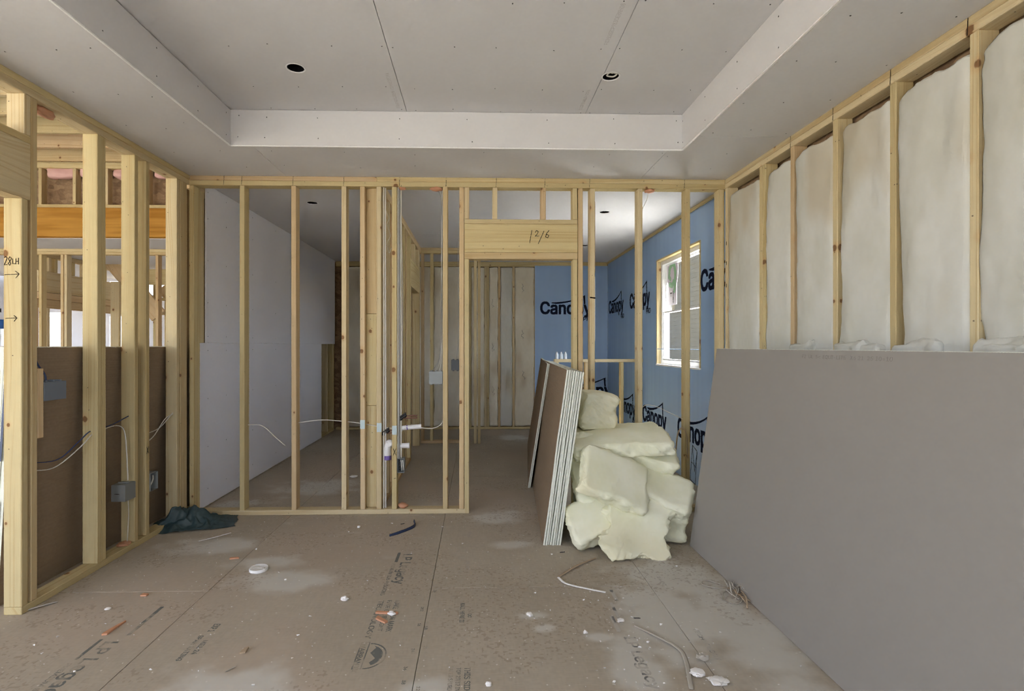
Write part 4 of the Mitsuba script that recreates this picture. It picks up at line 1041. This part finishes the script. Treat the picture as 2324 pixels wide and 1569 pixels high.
for i, (pts, lb, mt, r) in enumerate((
        ([(0.744, 3.28, .004), (0.60, 3.15, .012), (0.471, 3.02, .004)], 'long brown paper strip on the floor below the wool pile', 'paper_tan', .008),
        ([(0.469, 3.013, .004), (0.50, 2.93, .006), (0.60, 2.87, .005), (0.697, 2.827, .003)], 'white crumbling plaster strip bent from the brown strip', 'plaster_white', .009),
        ([(0.755, 2.485, .004), (0.83, 2.38, .008), (0.885, 2.285, .01), (0.884, 2.20, .008), (0.835, 2.02, .004)], 'long pale bent paper strip on the right of the floor', 'sliver_gray', .010),
        ([(-1.904, 3.634, .004), (-1.82, 3.71, .006), (-1.757, 3.787, .006)], 'thin white plaster sliver on the floor near the left wall', 'plaster_white', .006),
        ([(-2.283, 2.70, .006), (-2.235, 2.745, .008), (-2.195, 2.80, .004)], 'pale splinter at the foot of the door post', 'sliver_gray', .009),
        ([(-1.033, 2.18, .003), (-1.01, 2.215, .003)], 'short pale splinter at the bottom of the floor', 'sliver_gray', .004))):
    solo('floor_strip', tube(pts, r, 6, 8, .35), mt, lb, 'scrap strip', 'scrap strips on the floor', smooth=True)
solo('plastic_strap', tube([(-0.614, 3.70, .004), (-0.55, 3.76, .006), (-0.485, 3.84, .008), (-0.462, 3.90, .012), (-0.478, 3.985, .012)], [.006] * 33, 6, 8, 2.2), 'tape_navy', 'curled navy plastic strap on the floor before the framed wall', 'strap', smooth=True)
for i, (pts, loc, rz, lb) in enumerate((
        ([(0, 0), (.10, .035), (.10, .045), (0, .012)], (-.507, 2.635, .001), -25, 'orange foam splinter pointing right on the printed lettering'), ([(0, 0), (.055, -.05), (.045, -.06), (-.005, -.02)], (-.49, 2.60, .001), 0, 'orange foam splinter below the first on the printed lettering'),
        ([(0, 0), (.018, .05), (.05, .11), (.035, .06), (.02, 0)], (-1.735, 2.47, .001), 10, 'forked orange foam scrap at the lower left of the floor'), ([(0, 0), (.03, .005), (.028, .02), (.0, .02)], (-1.80, 2.85, .001), -10, 'small orange foam scrap on the floor near the left wall'),
        ([(0, 0), (.05, .012), (.04, .02), (0, .014)], (-1.55, 3.325, .001), 0, 'orange foam scrap beside the round white cap'), ([(0, 0), (.015, .03), (.03, .035), (.02, 0)], (-1.03, 2.305, .001), 20, 'small tan scrap at the bottom of the floor'))):
    solo('foam_scrap', flat_scrap(pts, .008, loc, rz), 'foam_orange' if i < 5 else 'paper_tan', lb, 'foam scrap', 'orange scraps on the floor')
for i, (x, y, rz) in enumerate(((.552, 3.382, 10), (.785, 2.554, -4), (-.56, 3.95, 30))):
    solo('screw', place(tube([(-.016, 0, 0), (.016, 0, 0)], [.0022] * 2, 6, 1), (x, y, .0035), 0, 0, rz), 'screw_steel', ['black screw on the floor before the wool pile', 'black screw on the smeared print', 'dark screw on the floor near the framed wall'][i], 'screw')
# tangle of torn strips at the foot of the leaning sheet
tg = thing('strip_tangle', 'tangle of grey torn paper strips at the foot of the leaning sheet', 'scrap tangle')
for i in range(22):
    cx, cy = 1.415 + R.normal(0, .010), 2.88 + R.normal(0, .06)
    dx, dy = R.normal(.0, .03), R.normal(-.09, .05)
    pts = [(min(1.43, cx), cy, .006), (min(1.43, cx + dx * .5 + R.normal(0, .02)), cy + dy * .5, .02 + abs(R.normal(0, .015))), (min(1.432, cx + dx), cy + dy, .006)]
    part(tg, 'strip', tube(pts, .003 + .002 * R.random(), 5, 6, .4), 'sliver_gray' if i % 3 else 'paper_tan', smooth=True)
for pts in ([(1.37, 2.90, .005), (1.30, 2.95, .008), (1.26, 2.90, .006), (1.32, 2.86, .005), (1.38, 2.87, .005)], [(1.39, 2.83, .005), (1.33, 2.80, .006), (1.30, 2.72, .004)], [(1.40, 2.72, .006), (1.34, 2.68, .004), (1.28, 2.74, .004)]):
    part(tg, 'strip', tube(pts, .004, 5, 8, .4), 'sliver_gray', smooth=True)
# crumbs
cr = []
for i in range(520):
    if i < 330: x, y = R.uniform(-2.1, 1.40), R.uniform(1.9, 4.1)
    elif i < 460: x, y = R.normal(.75, .12), R.uniform(1.95, 2.95)
    else: x, y = R.uniform(-2.1, 1.8), R.uniform(4.35, 7.8)
    if x > 1.40 and y < 3.5: continue
    s = min(.010, .0018 + .0024 * R.exponential())
    v = R.normal(0, 1, (7, 3)); v /= np.linalg.norm(v, axis=1, keepdims=True)
    m = trimesh.convex.convex_hull(v * np.array([s, s * R.uniform(.4, 1), s * .5]))
    m.apply_translation([x, y, s * .45]); cr.append(m)
solo('plaster_crumbs', trimesh.util.concatenate(cr), 'plaster_white', 'scattered small white plaster crumbs over the floor', 'crumbs', stuff=True)

# crumpled dark plastic in the left corner
nx_, ny_ = 70, 46
u, v = np.meshgrid(np.linspace(-1, 1, nx_), np.linspace(-1, 1, ny_), indexing='ij')
px, py = u * .28, v * .15
hgt = .16 * np.exp(-((u + .55) ** 2 * 4 + (v - .2) ** 2 * 2)) + .07 * np.exp(-((u - .1) ** 2 * 3 + v ** 2 * 2)) 
q = np.stack([px * 9, py * 9, px * 0], -1)
hgt = hgt * (0.55 + 1.1 * np.abs(meshkit.fbm(q, 4, 3) - .5) * 2) + .05 * np.abs(meshkit.fbm(q * 1.7 + 5, 4, 8) - .5) * 2
edge = np.clip(1.15 - np.sqrt(u ** 2 + v ** 2), 0, 1) ** .5
hgt = hgt * edge + .003
px += .03 * (meshkit.fbm(q * 1.2 + 9, 3, 4) - .5) * 2; py += .05 * (meshkit.fbm(q * 1.2 + 19, 3, 5) - .5) * 2
V = np.stack([px, py, hgt], -1).reshape(-1, 3)
i, j = np.meshgrid(np.arange(nx_ - 1), np.arange(ny_ - 1), indexing='ij')
F = np.stack([i * ny_ + j, (i + 1) * ny_ + j, (i + 1) * ny_ + j + 1, i * ny_ + j + 1], -1).reshape(-1, 4)
F = np.vstack([F[:, [0, 1, 2]], F[:, [0, 2, 3]]])
solo('crumpled_plastic', place(trimesh.Trimesh(V, F, process=False), (-2.10, 3.98, .001), 0, 0, 20), 'teal_plastic', 'crumpled dark teal plastic sheet on the floor in the left corner', 'plastic sheet', smooth=True)

# ---- printing on the subfloor (reads towards the camera, letter tops to the right)
FA, FB = np.array([0, -1.0, 0]), np.array([1.0, 0, 0])
def fprint(text, h, x, y, sx=1.0, mat='ink_worn', bold=False):
    part('floor', 'print', text_on(text, h, [x, y, .0002], FA, FB, bold, sx, .0004), mat)
def fbar(x0, x1, y0, y1, mat='ink_worn'):
    part('floor', 'print_bar', cbox(x0, x1, y0, y1, .0002, .0006, .0001), mat)
fprint('LP Legacy', .060, -0.472, 3.39, 1.05, bold=True)
fbar(-.512, -.494, 3.26, 3.41)
fprint('PREMIUM SUB-FLOORING', .022, -0.522, 3.24, 1.05)
fprint('MAKE YOUR MARK', .026, -0.430, 2.775, .95, bold=True)
fprint('EDGE GLUE TIGHT', .022, -0.470, 2.775, 1.1)
fprint('TECHNOLOGY', .026, -0.516, 2.775, 1.45, bold=True)
dome = affinity.scale(Point(0, 0).buffer(1, quad_segs=16), .095, .085).intersection(sbox(-.2, 0, .2, .2))
ring = dome.difference(affinity.scale(dome, .93, .92, origin=(0, 0)))
inner = affinity.scale(dome, .80, .8, origin=(0, 0)).intersection(Polygon([(-.1, .0), (-.06, .03), (-.02, .012), (.02, .04), (.05, .02), (.1, .05), (.1, .2), (-.02, .2), (-.1, .1)]))
base = sbox(-.105, -.045, .095, -.004).difference(sbox(-.100, -.040, .090, -.009))
gg = union_all([ring, inner, base])
part('floor', 'print_emblem', frame_map(trimesh.util.concatenate([trimesh.creation.extrude_polygon(k, .0004, engine='earcut') for k in getattr(gg, 'geoms', [gg])]), [-.478, 2.28, .0002], FA, FB, NZ), 'ink_worn')
fprint('WARRANTY', .020, -.516, 2.375, 1.35, bold=True)
for tx, x, y in (('24', -.238, 2.884), ('19.2', -.287, 2.70), ('16', -.285, 2.54), ('1/8', -.25, 2.515), ('24', -.290, 2.33), ('22', -.238, 2.35), ('36', -.305, 2.20), ('38', -.300, 2.11), ('12', -.238, 2.07)):
    fprint(tx, .014, x, y, 1.1, bold=True)
fprint('NAIL HERE II', .022, -.086, 2.735, 1.0, bold=True)
fprint('24 OC', .018, -.046, 2.67, 1.1, bold=True)
fprint('THIS SIDE', .024, -.052, 2.19, 1.0, bold=True)
fprint('TOP 23/32 IN', .018, -.086, 2.185, .9)
fprint('RATED STURD', .018, -.117, 2.195, .9)
fprint('24 OC', .02, -.068, 3.27, 1.6, 'ink_faint'); fprint('TOP', .02, -.070, 3.76, 1.6, 'ink_faint')
fprint('LP Legacy', .060, -1.683, 2.425, 1.05, bold=True)
fbar(-1.722, -1.708, 2.285, 2.44); fbar(-1.625, -1.607, 2.47, 2.735)
fprint('PREMIUM SUB-FLOORING', .022, -1.73, 2.26, 1.05)
fprint('SPAN RATING', .022, -1.285, 2.46, .95, bold=True); fprint('MILL 24', .022, -1.245, 2.42, .9, bold=True)
fprint('EXP 1', .03, -1.265, 2.56, .6, bold=True)
for (x0, x1, y0, y1) in ((.725, .745, 2.74, 2.86), (.655, .675, 2.44, 2.58), (.69, .705, 2.50, 2.72)):
    fbar(x0, x1, y0, y1, 'ink_smear')
fprint('LP Legacy', .050, .675, 2.40, 1.1, 'ink_smear', True)
fprint('TECHNOLOGY', .022, 1.02, 2.46, 1.2, 'ink_smear'); fprint('24 OC', .02, 1.04, 3.02, 1.4, 'ink_smear', True)
